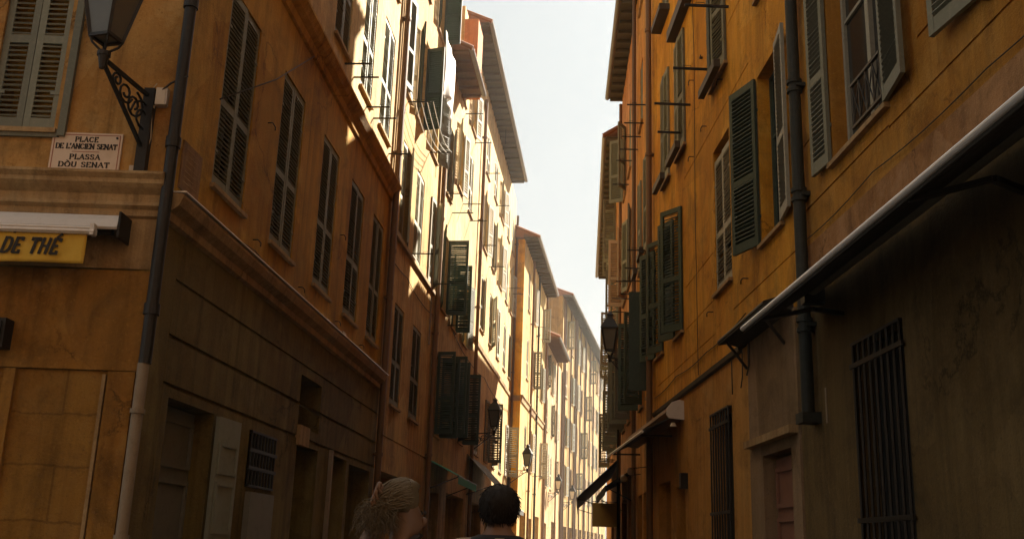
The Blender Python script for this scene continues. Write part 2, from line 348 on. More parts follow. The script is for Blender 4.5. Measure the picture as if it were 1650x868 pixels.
class Bld:
    """side 'L': facade on the left of the street, 'R': on the right, 'F': facing the camera.
    u runs along the facade away from the camera ('F': to the right); d is metres out from the facade."""
    def __init__(s, label, x0, y0, az, side, name='townhouse', cat='building', group=None):
        rz = {'L': PI / 2 - az, 'R': -PI / 2 - az, 'F': -az}[side]
        s.sg = -1 if side == 'R' else 1
        s.root = thing(name, label, cat, (x0, y0, 0), rz, group)
        s.x0, s.y0, s.az, s.side = x0, y0, az, side
    def world(s, u, d, z):
        c, n = math.cos(s.root.rotation_euler.z), math.sin(s.root.rotation_euler.z)
        x, y = s.sg * u, -d
        return Vector((s.x0 + c * x - n * y, s.y0 + n * x + c * y, z))
    def wall(s, u0, u1, z0, z1, holes, mat, depth=5.0, d=0.0, name='wall', niches=()):
        """solid block with openings cut in its street face; holes (ua,ub,za,zb[,reveal])"""
        m = MB(); g = s.sg
        X = lambda u: g * u
        H = [(min(X(h[0]), X(h[1])), max(X(h[0]), X(h[1])), h[2], h[3], (h[4] if len(h) > 4 else .24)) for h in holes]
        H += [(min(X(h[0]), X(h[1])), max(X(h[0]), X(h[1])), h[2], h[3], h[4]) for h in niches]
        xa, xb = sorted((X(u0), X(u1))); y = -d
        H = [(max(a, xa), min(b, xb), max(c, z0), min(e, z1), r) for a, b, c, e, r in H]
        H = [h for h in H if h[1] - h[0] > .01 and h[3] - h[2] > .004]
        xs = sorted({xa, xb, *[q for h in H for q in h[:2]]}); zs = sorted({z0, z1, *[q for h in H for q in h[2:4]]})
        for i in range(len(xs) - 1):
            for j in range(len(zs) - 1):
                cx, cz = (xs[i] + xs[i + 1]) / 2, (zs[j] + zs[j + 1]) / 2
                if any(h[0] < cx < h[1] and h[2] < cz < h[3] for h in H): continue
                m.quad((xs[i], y, zs[j]), (xs[i + 1], y, zs[j]), (xs[i + 1], y, zs[j + 1]), (xs[i], y, zs[j + 1]))
        for a, b, c, e, r in H:
            m.quad((a, y, c), (a, y, e), (a, y + r, e), (a, y + r, c))
            m.quad((b, y, e), (b, y, c), (b, y + r, c), (b, y + r, e))
            m.quad((a, y, e), (b, y, e), (b, y + r, e), (a, y + r, e))
            m.quad((b, y, c), (a, y, c), (a, y + r, c), (b, y + r, c))
            m.quad((a, y + r, c), (b, y + r, c), (b, y + r, e), (a, y + r, e))
        yb = y + depth
        m.quad((xb, y, z0), (xb, yb, z0), (xb, yb, z1), (xb, y, z1)); m.quad((xa, yb, z0), (xa, y, z0), (xa, y, z1), (xa, yb, z1))
        m.quad((xb, yb, z0), (xa, yb, z0), (xa, yb, z1), (xb, yb, z1)); m.quad((xa, y, z1), (xb, y, z1), (xb, yb, z1), (xa, yb, z1))
        return m.build(name, mat, s.root)
    def box(s, name, u0, u1, d0, d1, z0, z1, mat, parent=None):
        m = MB().box(s.sg * u0, s.sg * u1, -d1, -d0, z0, z1)
        return m.build(name, mat, parent or s.root)
    def mould(s, name, u0, u1, prof, mat):
        """horizontal moulding, profile [(d,z)...] swept along the facade"""
        m = MB(); a, b = sorted((s.sg * u0, s.sg * u1))
        pts = [(-.02, prof[0][1])] + list(prof) + [(-.02, prof[-1][1])]
        m.loft([[(x, -d, z) for d, z in pts] for x in (a, b)])
        return m.build(name, mat, s.root)
    def tube(s, name, pts, r, mat, parent=None, n=12):
        m = MB().tube([(s.sg * u, -d, z) for u, d, z in pts], r, n)
        return m.build(name, mat, parent or s.root, smooth=True)
    def pipe(s, u, z0, z1, r=.055, mat=None, d=.09, collars=(), foot=True):
        m = MB(); x = s.sg * u; y = -d
        m.tube([(x, y, z0), (x, y, z1)], r, 14)
        for c in collars:
            m.tube([(x, y, c - .035), (x, y, c + .035)], r * 1.28, 14)
            m.box(x - r * 1.1, x + r * 1.1, y, 0.0, c - .018, c + .018)
        return m.build('downpipe', mat or PIPE_D, s.root, smooth=False)
    def window(s, u0, u1, z0, z1, mat=None, leaf=None, ang=(0, 0), sill=True, simple=False, inset=.015, lw=None, casement=0, solid=False, single=False, lh=None, sillmat=None, lz=0, panes=True):
        """leaf = tuple of (which) to hang: 'l' viewer-left, 'r' viewer-right; ang degrees open (0 closed)"""
        mat = mat or SHUT_G; leaf = 'lr' if leaf is None else leaf
        ua, ub = sorted((s.sg * u0, s.sg * u1)); W = ub - ua; h = z1 - z0
        m = MB(); fr = .055; y0, y1 = .15, .205
        m.box(-W / 2, -W / 2 + fr, y0, y1, 0, h); m.box(W / 2 - fr, W / 2, y0, y1, 0, h)
        m.box(-W / 2 + fr, W / 2 - fr, y0 + .002, y1, h - fr, h); m.box(-W / 2 + fr, W / 2 - fr, y0 + .002, y1, 0, fr)
        m.box(-.04, .04, y0 - .012, y1, fr, h - fr); m.box(-W / 2 + fr, W / 2 - fr, y0 + .01, y1, h * .62, h * .62 + .035)
        wd = m.build('window', SHUT_L if mat is not SHUT_D else mat, s.root, loc=((ua + ub) / 2, 0, z0))
        if panes:
            MB().box(-W / 2 + fr, W / 2 - fr, .182, .188, fr, h - fr).build('pane', PANE, wd)
        lw = lw or W / 2 - .004; H_ = (lh or h) - .01
        me = leaf_mesh(lw, H_, mat, simple, solid)
        for k, a in zip('lr', ang):
            if k not in leaf: continue
            o = bpy.data.objects.new('shutter', me); COL.objects.link(o); o.parent = wd
            jit = random.uniform(-1.2, 1.2) + (random.uniform(.2, 1.6) if a == 0 else 0)
            yy = inset if a == 0 else (-.048 if a > 90 else -.004)
            sgn = 1 if k == 'l' else -1
            o.location = (-sgn * W / 2, yy + (.04 if a == 0 else 0), .005 + lz)
            o.scale = (sgn, 1, 1); o.rotation_euler = (0, 0, -sgn * R_(a + jit))
        if sill:
            MB().box(-W / 2 - .04, W / 2 + .04, -.055, .10, -.05, -.004).build('sill', sillmat or P_MOULD, wd)
        return wd
    def rod(s, u, z, l=.6, r=.012, tip=True, du=0.0):
        m = MB(); x = s.sg * u
        m.box(x - r, x + r, -l, .02, z - r, z + r)
        m.tube([(x, -l * .55, z), (x, -l * .55, z + .05), (x, -l * .75, z + .05), (x, -l * .75, z)], .005, 6)
        return m.build('drying_bar', IRON, s.root)
    def eave(s, u0, u1, z, over, mat=None, gut=True, depth=5.0, rise=1.6, thick=.1, rafters=True, end_over=0.15):
        a, b = sorted((s.sg * u0, s.sg * u1)); m = MB()
        dz = rise * over / depth
        # boarded soffit and tiled slope above it
        so_ = MB()
        so_.loft([[(x, 0.05, z + .02), (x, -over, z - dz * 0), (x, -over, z + thick * .4), (x, 0.05, z + thick * .4 + dz)] for x in (a, b)])
        if rafters:
            n = max(2, int((b - a) / .55))
            for k in range(n + 1):
                x = a + .06 + (b - a - .12) * k / n
                so_.box(x - .04, x + .04, -over + .03, 0.0, z - .09, z - .002)
        sf = so_.build('eave', mat or SOFFIT, s.root)
        zt = z + thick * .4 + .004
        m.loft([[(x, -over - .06, zt), (x, depth * .5, zt + rise), (x, depth, zt + rise * .5), (x, depth, zt - .02)] for x in (a - end_over * 0, b)], cap=True)
        nt_ = max(2, int((b - a) / .22))
        for k in range(nt_ + 1):
            x = a + (b - a) * k / nt_
            m.tube([(x, -over - .09, zt + .03), (x, depth * .5, zt + rise + .03)], .07, 6)
        m.build('roof', TERRA, s.root)
        if gut:
            g = MB(); r = .075
            n = 9
            ring = lambda x: [(x, -over - .05 - r * math.cos(PI * k / (n - 1)), z + .05 - r * math.sin(PI * k / (n - 1))) for k in range(n)] + [(x, -over - .05 + (r - .012) * math.cos(PI * k / (n - 1)), z + .05 - (r - .012) * math.sin(PI * k / (n - 1))) for k in range(n)]
            g.loft([ring(a - .04), ring(b + .04)])
            g.build('gutter', ZINC, s.root)
        return sf
    def doorway(s, u0, u1, z1, mat, recess=.16, panels=2, kind='door', rail=True, z0=0.0):
        ua, ub = sorted((s.sg * u0, s.sg * u1)); W = ub - ua; m = MB(); h = z1 - z0
        m.box(-W / 2, W / 2, recess, recess + .05, 0, h)
        for k in range(panels):
            xa = -W / 2 + .05 + k * (W - .05) / panels; xb = xa + (W - .05) / panels - .05
            for za, zb in ((.15, h * .32), (h * .36, h * .74), (h * .78, h - .1)):
                m.box(xa, xa + .05, recess - .03, recess - .002, za, zb); m.box(xb - .05, xb, recess - .03, recess - .002, za, zb)
                m.box(xa + .05, xb - .05, recess - .028, recess - .002, za, za + .05); m.box(xa + .05, xb - .05, recess - .028, recess - .002, zb - .05, zb)
        o = m.build(kind, mat, s.root, loc=((ua + ub) / 2, 0, z0))
        MB().tube([(W / 2 - .1, recess - .06, h * .42), (W / 2 - .1, recess - .06, h * .42 + .12)], .012, 8).build('handle', IRON, o)
        return o
    def grille(s, u0, u1, z0, z1, n=7, d=.03, mat=None, cross=(.5,), name='grille'):
        ua, ub = sorted((s.sg * u0, s.sg * u1)); m = MB()
        for k in range(n):
            x = ua + (ub - ua) * k / (n - 1)
            m.tube([(x, -d, z0), (x, -d, z1)], .013, 6)
        for c in cross:
            z = z0 + (z1 - z0) * c
            m.box(ua - .06, ub + .06, -d - .018, -d + .004, z - .02, z + .02)
        for z in (z0, z1):
            m.box(ua - .02, ub + .02, -d - .014, .0, z - .012, z + .012)
        o = m.build(name, mat or IRON, s.root)
        MB().box(ua - .02, ub + .02, .16, .19, z0, z1 + .02).build('pane', VOID, o)
        return o

# ------------------------------------------------------------------ warm dusty air
hz_m = bpy.data.materials.new('air'); hz_m.use_nodes = True; hn = hz_m.node_tree; hn.nodes.clear()
ho = hn.nodes.new('ShaderNodeOutputMaterial'); hv = hn.nodes.new('ShaderNodeVolumePrincipled')
hv.inputs['Color'].default_value = (1, .97, .92, 1); hv.inputs['Density'].default_value = 0.0009; hv.inputs['Anisotropy'].default_value = .45
hn.links.new(hv.outputs[0], ho.inputs['Volume'])
MB().box(-60, 60, -25, 150, -1.2, 32).build('haze', hz_m)['kind'] = 'stuff'

# ------------------------------------------------------------------ ground
def sheet(name, pts, z, mat):
    m = MB(); m.poly([(x, y, z) for x, y in pts]); o = m.build(name, mat); o['kind'] = 'structure'; return o
sheet('ground', [(-58, -23), (58, -23), (58, 148), (-58, 148)], -.012, PAVING)
sheet('street', [(-3.0, 9.0), (2.85, 9.0), (2.7, 20), (3.4, 32), (5.4, 50), (9, 70), (14, 105), (10.0, 104), (3.4, 68), (.5, 46), (-2.0, 25), (-2.3, 19.3)], -.004, PAVING)
sheet('gutter_channel', [(-.35, 8), (.05, 8), (.6, 30), (2.9, 50), (2.5, 50), (.2, 30)], .0, GUTTERSTONE)

# ================================================================== LEFT: corner house, front on the square and side on the street
FX = -3.23
A = Bld('orange corner house with a street name plate, a yellow tea room awning and louvred shutters', FX, 9.0, 0.075, 'L', 'corner_house')
side_w1 = [(1.0, 2.0), (3.02, 4.02), (5.1, 6.08), (7.0, 7.98), (8.82, 9.8)]
side_w2 = [(1.0, 1.95), (3.0, 3.95), (5.15, 6.1), (7.0, 7.92), (8.66, 9.68)]
A.wall(0, 10.35, 4.45, 8.12, [(a, b, 4.95, 7.24) for a, b in side_w1], P_SIDE, depth=3)
A.wall(0, 10.35, 8.12, 14.6, [(a, b, 8.95, 11.2) for a, b in side_w2] + [(a, b, 12.1, 14.0) for a, b in side_w2], P_SIDE2, depth=3)
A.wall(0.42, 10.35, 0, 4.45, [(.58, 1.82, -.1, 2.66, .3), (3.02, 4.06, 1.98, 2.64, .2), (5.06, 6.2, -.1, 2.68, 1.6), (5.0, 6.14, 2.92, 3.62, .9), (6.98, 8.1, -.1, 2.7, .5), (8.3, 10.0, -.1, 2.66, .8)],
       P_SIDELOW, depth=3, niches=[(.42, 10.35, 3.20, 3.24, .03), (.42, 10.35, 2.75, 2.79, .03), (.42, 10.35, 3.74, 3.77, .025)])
for i, (a, b) in enumerate(side_w1): A.window(a, b, 4.95, 7.24)
for i, (a, b) in enumerate(side_w2):
    A.window(a, b, 8.95, 11.2, mat=SHUT_G); A.window(a, b, 12.1, 14.0, mat=SHUT_G)
A.mould('string_course', -.02, 10.35, [(0, 4.20), (.05, 4.22), (.05, 4.30), (.13, 4.36), (.16, 4.44), (.16, 4.47), (0, 4.49)], P_MOULD)
fl = A.box('skylit_flashing', 0.0, 10.36, .0, .175, 4.492, 4.505, WHITEBAR)  # zinc flashing coloured whitish: the sky-lit ledge edge is put into its colour
A.mould('cornice', 0.0, 10.35, [(0, 7.98), (.04, 8.0), (.06, 8.1), (.13, 8.16), (.19, 8.26), (.19, 8.30), (0, 8.34)], P_SIDE)
A.pipe(10.25, 0, 14.6, .06, PIPE_BR, d=.1, collars=(3, 6, 9, 12))
for u, z in ((5.9, 8.78), (6.55, 8.86), (7.6, 8.8), (8.2, 8.85), (9.75, 8.78)): A.rod(u, z, .42)
dg = A.doorway(.60, 1.80, 2.64, DOOR_GREY, recess=.2, panels=1)
ol = MB(); ol.box(0, .6, -.045, 0, 0, 2.62)
for za, zb in ((.12, 1.3), (1.42, 1.95), (2.03, 2.36)):
    ol.box(.045, .09, -.062, -.047, za, zb); ol.box(.51, .555, -.062, -.047, za, zb); ol.box(.09, .51, -.060, -.047, za, za + .04); ol.box(.09, .51, -.060, -.047, zb - .04, zb)
o = ol.build('door_leaf', DOOR_PALE, A.root, loc=(1.84, -.02, .02), rz=R_(-3)); o['label'] = 'pale green open door leaf'
A.grille(3.06, 4.02, 2.0, 2.62, 9, .02, cross=(.33, .66))
A.box('meter_cabinet', 3.07, 4.0, .002, .07, 1.0, 1.93, DOOR_GREY)
A.doorway(7.02, 8.06, 2.68, WOOD_D, recess=.3, panels=2)
A.box('door_frame', 6.86, 6.95, .004, .06, 0, 2.76, PIPE_W)
A.doorway(8.34, 9.96, 2.64, WOOD_D, recess=.55, panels=3)
A.box('broken_lintel', 5.0, 5.5, -.02, .05, 2.66, 2.93, P_MOULD)
A.tube('cable_run', [(.9, .03, 5.85), (2.6, .03, 6.9), (4.4, .03, 8.2)], .008, CABLE, n=6)
A.box('air_vent', 7.05, 7.28, .003, .03, 4.56, 4.66, PLASTIC)
for (u, z) in ((2.45, 4.78), (4.45, 4.72), (2.55, 6.3), (6.5, 6.1), (8.4, 4.7), (6.6, 4.72)):
    A.tube('wall_hook', [(u, 0, z), (u, .06, z), (u + .12, .06, z - .005), (u + .12, .06, z - .05)], .007, IRON, n=6)
# front on the square, in the same house
FR = Bld('front', FX, 9.0, 0.0, 'F'); bpy.data.objects.remove(FR.root); FR.root = bpy.data.objects.new('front_facade', None); 
FR.root.parent = None
def front_wall(z0, z1, holes, mat, d=0, niches=(), u0=-4.6, u1=0.0):
    # front coordinates are world-aligned (x to the right, y into the house); placed under the house Empty
    m_ = FR.wall(u0, u1, z0, z1, holes, mat, depth=.45, d=d, niches=niches)
    return m_
inv = None
def to_house(o):
    """re-seat an object made in front coordinates under the corner house"""
    rz = A.root.rotation_euler.z
    o.parent = A.root
    o.matrix_basis = Matrix.Rotation(-rz, 4, 'Z') @ o.matrix_basis
    return o
class FrontParent: pass
COL.objects.link(FR.root)
made_before = None
def F(o): return to_house(o)
F(front_wall(4.60, 14.6, [(-1.80, -1.16, 5.08, 7.35), (-4.2, -3.2, 5.08, 7.35), (-1.80, -1.16, 8.9, 11.2)], P_FRONT))
F(front_wall(3.74, 4.6, [], P_MOULD, d=0))
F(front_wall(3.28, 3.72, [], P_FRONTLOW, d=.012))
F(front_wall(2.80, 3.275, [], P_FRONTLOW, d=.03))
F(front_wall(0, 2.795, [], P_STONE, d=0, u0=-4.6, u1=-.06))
def fbox(name, x0, x1, d0, d1, z0, z1, mat):
    m = MB().box(x0 - FX, x1 - FX, -d1, -d0, z0, z1); return F(m.build(name, mat, FR.root))
fbox('pilaster', -3.54, -3.30, .0, .045, 0, 2.79, P_FRONTLOW)
fbox('pilaster', -4.46, -4.36, .0, .04, 0, 2.79, P_FRONTLOW)
fbox('pilaster', -3.585, -3.555, .0, .05, 0, 2.76, P_MOULD)
cm = MB()
prof = [(0, 4.22), (.03, 4.24), (.03, 4.30), (.07, 4.33), (.05, 4.37), (.05, 4.44), (.12, 4.49), (.15, 4.52), (.15, 4.56), (.19, 4.6), (.19, 4.625), (.0, 4.66)]
cm.loft([[(x, -d, z) for d, z in [(-.02, 4.22)] + prof + [(-.02, 4.66)]] for x in (-4.6, .0)])
F(cm.build('cornice', P_MOULD, FR.root))
def fwin(x0, x1, z0, z1):
    w_ = FR.window(x0 - FX, x1 - FX, z0, z1, mat=SHUT_G, inset=.03)
    return F(w_)
fwin(-5.03, -4.39, 5.08, 7.35); fwin(-7.43, -6.43, 5.08, 7.35); fwin(-5.03, -4.39, 8.9, 11.2)
# a wider right leaf sits proud of the wall, with its broad frame
fm = MB()
for z in (5.08, 7.2): fm.box(-1.86, -1.10, -.035, -.004, z - .09, z - .01)
fm.box(-1.10, -1.03, -.05, -.004, 5.0, 7.4)
F(fm.build('window_surround', SHUT_G, FR.root))
bpy.data.objects.remove(FR.root)
# dark corner pipe and its pale lower length
m = MB(); px, py = FX + .02, 9.0 - .09
m.tube([(px, py, 2.86), (px, py, 14.5)], .056, 16)
for c in (3.35, 4.95, 6.4, 9, 12): m.tube([(px, py, c - .05), (px, py, c + .05)], .07, 16)
pl = m.build('downpipe', IRON); pl.parent = A.root; pl.matrix_parent_inverse = Matrix.Identity(4)
rz = A.root.rotation_euler.z; RI = Matrix.Rotation(-rz, 4, 'Z') @ Matrix.Translation((-FX, -9.0, 0))
pl.matrix_basis = RI
m = MB(); m.tube([(px - .01, py + .0, 0), (px - .01, py, 2.86)], .05, 16); m.tube([(px - .01, py, 2.42), (px - .01, py, 2.46)], .064, 16); m.tube([(px - .01, py, 1.35), (px - .01, py, 1.40)], .064, 16)
pl = m.build('downpipe', PIPE_W, smooth=False); pl.parent = A.root; pl.matrix_basis = RI; pl['label'] = 'whitewashed lower length of pipe'
# wall strip behind the pipe, closing the corner
m = MB().box(0, .42, .002, 2.5, 0, 4.2); m.build('wall', P_SIDELOW, A.root)

# ------------------------------------------------------------------ second house, left
B = Bld('narrow amber house with a brown downpipe at each end, next to the corner house', -2.46, 19.32, .09, 'L')
b1 = [(1.02, 2.04), (3.15, 4.25)]; b2 = [(.85, 1.8), (2.55, 3.55), (4.5, 5.4)]; b3 = [(.35, 1.3), (1.95, 2.85), (4.1, 5.0)]
B.wall(0, 5.75, 0, 17.6, [(a, b, 4.1, 6.18) for a, b in b1] + [(a, b, 7.56, 9.7) for a, b in b2] + [(a, b, 10.75, 12.85) for a, b in b3] + [(a, b, 14.1, 16.1) for a, b in b3] + [(.5, 3.2, -.1, 2.75, 1.2), (3.9, 5.2, -.1, 2.7, .8)], P_B2, depth=5, niches=[(0, 5.75, 3.40, 3.44, .03)])
for a, b in b1: B.window(a, b, 4.1, 6.18)
B.window(*b2[0], 7.56, 9.7, mat=SHUT_L, ang=(0, 12)); B.window(*b2[1], 7.56, 9.7, mat=SHUT_L, ang=(0, 0)); B.window(*b2[2], 7.56, 9.7, mat=SHUT_L, ang=(6, 25), leaf='lr')
B.box('sill_course', .4, 5.6, 0, .07, 7.44, 7.53, P_MOULD)
B.window(*b3[0], 10.75, 12.85, mat=SHUT_G, ang=(10, 4)); B.window(*b3[1], 10.75, 12.85, mat=SHUT_D, ang=(160, 75)); B.window(*b3[2], 10.75, 12.85, mat=SHUT_G, ang=(165, 150)); B.window(*b3[0], 14.1, 16.1, mat=SHUT_G); B.window(*b3[1], 14.1, 16.1, mat=SHUT_G, ang=(10, 0)); B.window(*b3[2], 14.1, 16.1, mat=SHUT_D, ang=(165, 88))
B.rod(2.35, 7.6, .5); B.rod(1.0, 10.62, .5); B.rod(3.9, 10.62, .55); B.rod(5.0, 7.6, .5)
B.pipe(5.68, 0, 17.5, .06, PIPE_BR, d=.1, collars=(3.5, 6.5, 9.5, 12.5)); B.pipe(.12, 4.0, 17.5, .05, PIPE_BR, d=.08, collars=(7, 10))
B.box('shutter_leaf', 5.08, 5.13, .02, .06, 6.1, 7.3, PIPE_W)
B.eave(-.02, 5.76, 17.6, .4)
B.doorway(.6, 3.1, 2.7, WOOD_D, recess=.8, panels=3); B.doorway(3.95, 5.15, 2.65, WOOD_D, recess=.5)

# ------------------------------------------------------------------ third house, left (low eave) and fourth (long, tall)
Cx, Cy = -1.94, 25.06
C_ = Bld('slim apricot house under a low brown eave, between two taller left fronts', Cx, Cy, .10, 'L')
C_.wall(0, 2.65, 0, 14.3, [(.8, 1.75, 4.1, 6.2), (.9, 1.8, 7.4, 9.5), (.9, 1.8, 10.6, 12.6), (.5, 2.2, -.1, 2.7, 1.0)], P_B3, depth=5)
C_.window(.8, 1.75, 4.1, 6.2, mat=SHUT_D, ang=(100, 90)); C_.window(.9, 1.8, 7.4, 9.5, mat=SHUT_D, ang=(168, 89), lw=.56); C_.window(.9, 1.8, 10.6, 12.6, mat=SHUT_G, ang=(0, 12))
C_.rod(.5, 10.4, .5); C_.rod(2.1, 10.4, .6); C_.rod(2.2, 7.2, .5)
C_.eave(-.02, 2.80, 14.3, .60)
C_.doorway(.55, 2.15, 2.65, WOOD_D, recess=.6)
C_.pipe(.1, 3, 13.9, .05, PIPE_BR, d=.08, collars=(6, 9, 12))
D = Bld('long tall apricot house with a deep dark eave and a shadowed gable, far left', Cx + .1 * 2.66, Cy + 2.65, .10, 'L')
dl = 17.9
d1 = [(.4, 1.3), (2.4, 3.4), (6.2, 7.2), (8.8, 9.8), (11.4, 12.4), (14, 15), (16.3, 17.2)]
d2 = [(.15, 1.0), (2.4, 3.3), (6.4, 7.4), (9, 10), (11.6, 12.6), (14.2, 15.2), (16.4, 17.3)]
holes = [(a, b, 4.35, 6.5) for a, b in d1] + [(a, b, 7.3, 9.3) for a, b in d2[:2]] + [(a, b, 8.6, 10.5) for a, b in d2[2:]] + [(a, b, 11.5, 13.4) for a, b in d2] + [(a, b, 14.3, 15.8) for a, b in d2]
holes += [(.8, 4.2, -.1, 2.8, 1.4), (5.6, 8.8, -.1, 2.8, 1.4), (10, 12.2, -.1, 2.7, 1.0), (13.5, 16.5, -.1, 2.7, 1.0)]
D.wall(0, dl, 0, 17.2, holes, P_B3, depth=6)
D.window(*d1[0], 4.35, 6.5, mat=SHUT_D, ang=(95, 90)); D.window(*d1[1], 4.35, 6.5, mat=SHUT_D, ang=(150, 88))
for k, (a, b) in enumerate(d1[2:]): D.window(a, b, 4.35, 6.5, mat=SHUT_G if k % 2 else SHUT_L, ang=((0, 0), (8, 100), (150, 0))[k % 3], simple=True)
D.window(*d2[0], 7.3, 9.3, mat=SHUT_D, ang=(168, 86)); D.window(*d2[1], 7.3, 9.3, mat=SHUT_G, ang=(168, 165))
for k, (a, b) in enumerate(d2[2:]): D.window(a, b, 8.6, 10.5, mat=SHUT_L, ang=((0, 8), (0, 20), (4, 0), (0, 0))[k % 4], simple=True)
for k, (a, b) in enumerate(d2): D.window(a, b, 11.5, 13.4, mat=SHUT_L, ang=((168, 168), (0, 0), (168, 165), (0, 12))[k % 4], simple=True); D.window(a, b, 14.3, 15.8, mat=SHUT_L, ang=((0, 0), (168, 165), (0, 0))[k % 3], simple=True)
D.mould('string_course', 4.9, dl, [(0, 7.85), (.05, 7.87), (.07, 8.0), (0, 8.03)], P_MOULD)
D.pipe(5.0, 0, 16.4, .06, PIPE_BR, d=.1, collars=(3, 6, 9, 12, 15)); D.pipe(dl - .15, 0, 16.4, .055, PIPE_BR, d=.1, collars=(3, 6, 9, 12, 15))
for u, z in ((1.3, 11.3), (2.9, 11.3), (5.6, 11.3), (8.3, 11.3), (1.0, 14.1), (3.3, 14.1), (6.1, 14.1), (9.6, 14.1), (15.4, 12.3), (16.8, 12.4)): D.rod(u, z, .55)
D.eave(1.1, 15.3, 17.2, .60, mat=SOFFIT_D, depth=6)
D.box('gable_corbel', .0, 1.08, .004, .42, 14.6, 16.75, P_GABLE)
D.tube('antenna', [(9.5, .3, 16.6), (9.5, .3, 18.1)], .015, IRON, n=6)
am = MB()
for z in (17.3, 17.6, 17.9): am.box(9.2, 9.8, -.31, -.29, z - .01, z + .01)
am.build('antenna_arms', IRON, D.root)
for k, (a, b) in enumerate(((.85, 4.15), (5.65, 8.75), (10.05, 12.15), (13.55, 16.45))): D.doorway(a, b, 2.7, WOOD_D, recess=.9, panels=3, kind='shopfront')

# ------------------------------------------------------------------ orange-ended house further along, sand house, pale long terrace
Ex, Ey = .58, 45.5
E_ = Bld('cream house with a bright orange end wall and a green eave where the street bends', Ex, Ey, .13, 'L')
e1 = [(1.9, 2.7), (4.6, 5.4), (7.0, 7.8), (9.2, 10.0)]
E_.wall(0, 11.0, 0, 15.3, [(a, b, z, z + 1.9) for a, b in e1 for z in (5.0, 9.1, 12.4)] + [(1, 3.4, -.1, 3, 1), (4.6, 6.2, -.1, 2.8, .6), (7.2, 9.8, -.1, 3, 1)], P_B4F, depth=6)
for k, (a, b) in enumerate(e1):
    for j, z in enumerate((5.0, 9.1, 12.4)): E_.window(a, b, z, z + 1.9, mat=SHUT_L if (k + j) % 2 else SHUT_G, ang=((0, 0), (170, 168), (0, 0), (0, 75))[(k + j * 2) % 4], simple=True)
em = MB().box(-.05, -.004, 0.0, 6, 0, 15.3); em.build('end_wall', P_B4, E_.root)
em = MB().box(-.07, -.052, 0.02, 6, 7.75, 8.0); em.build('end_band', P_MOULD, E_.root)
E_.mould('string_course', .0, 11, [(0, 7.72), (.05, 7.74), (.08, 7.95), (.12, 7.98), (.12, 8.03), (0, 8.05)], P_MOULD)
E_.eave(-.25, 11.0, 15.3, .62, mat=SOFFIT_D, depth=6)
E_.pipe(3.4, 0, 15.2, .055, PIPE_BR, d=.1, collars=(4, 8, 12)); E_.pipe(6.3, 0, 15.2, .055, PIPE_D, d=.1, collars=(4, 8, 12)); E_.pipe(10.9, 0, 15.2, .06, PIPE_BR, d=.1)
E_.rod(5.0, 12.2, .5); E_.rod(8.1, 12.2, .5); E_.rod(5.8, 4.85, .5)
for a, b in ((1.05, 3.35), (7.25, 9.75)): E_.doorway(a, b, 2.9, WOOD_D, recess=.5, panels=3, kind='shopfront')
E_.doorway(4.65, 6.15, 2.7, WOOD_D, recess=.3)
G = Bld('sand coloured house under a short brown eave, beyond the cream house', 2.0, 56.4, .14, 'L')
g1 = [(1.5, 2.4), (4.5, 5.4), (7.5, 8.4)]
G.wall(0, 11.1, 0, 12.9, [(a, b, z, z + 1.9) for a, b in g1 for z in (4.8, 7.9, 10.4)] + [(1, 3, -.1, 2.8, .8), (6, 9, -.1, 3, .8)], P_B5, depth=6)
for k, (a, b) in enumerate(g1):
    for j, z in enumerate((4.8, 7.9, 10.4)): G.window(a, b, z, z + 1.9, mat=SHUT_L if (k + j) % 2 else SHUT_G, ang=((168, 170), (0, 0), (0, 20))[(k + j) % 3], simple=True)
G.eave(0, 7.5, 12.9, .75, depth=6); G.pipe(10.95, 0, 12.8, .07, PIPE_BR, d=.1); G.pipe(.4, 0, 12.8, .06, PIPE_BR, d=.1); G.pipe(7.2, 0, 12.8, .05, PIPE_BR, d=.1)
G.doorway(1.05, 2.95, 2.75, WOOD_D, recess=.4); G.doorway(6.05, 8.95, 2.9, WOOD_D, recess=.4, panels=3, kind='shopfront')
H_ = Bld('pale yellow long terrace closing the view where the street bends right', 3.56, 67.5, .185, 'L')
h1 = [(2.2 + 3.1 * k, 3.2 + 3.1 * k) for k in range(10)]
H_.wall(0, 34, 0, 18.1, [(a, b, z, z + 2.0) for a, b in h1 for z in (4.9, 8.2, 11.5, 15.0)] + [(a - .6, b + .8, -.1, 2.9, .8) for a, b in h1], P_B6, depth=7)
for k, (a, b) in enumerate(h1):
    for j, z in enumerate((4.9, 8.2, 11.5, 15.0)): H_.window(a, b, z, z + 2.0, mat=(SHUT_L, SHUT_G, SHUT_B)[(k * 2 + j) % 3], ang=((170, 168), (0, 0), (0, 4), (168, 172), (0, 70))[(k * 2 + j * 3) % 5], simple=True)
    if k < 6: H_.doorway(a - .55, b + .75, 2.85, WOOD_D, recess=.4, panels=2, kind='shopfront')
H_.eave(-.1, 34, 18.1, .62, mat=SOFFIT_D, depth=7)
for u in (.35, 1.0, 4.2, 6.9, 7.3, 8.0, 10.3, 13.5, 14.1, 17.4, 20.2, 26): H_.pipe(u, 0, 18, .06, PIPE_BR, d=.1)
cm = MB().box(4.0, 4.9, 2.2, 2.9, 18.2, 20.2); cm.box(3.95, 4.95, 2.15, 2.95, 20.21, 20.32); cm.build('chimney', P_B5, H_.root)

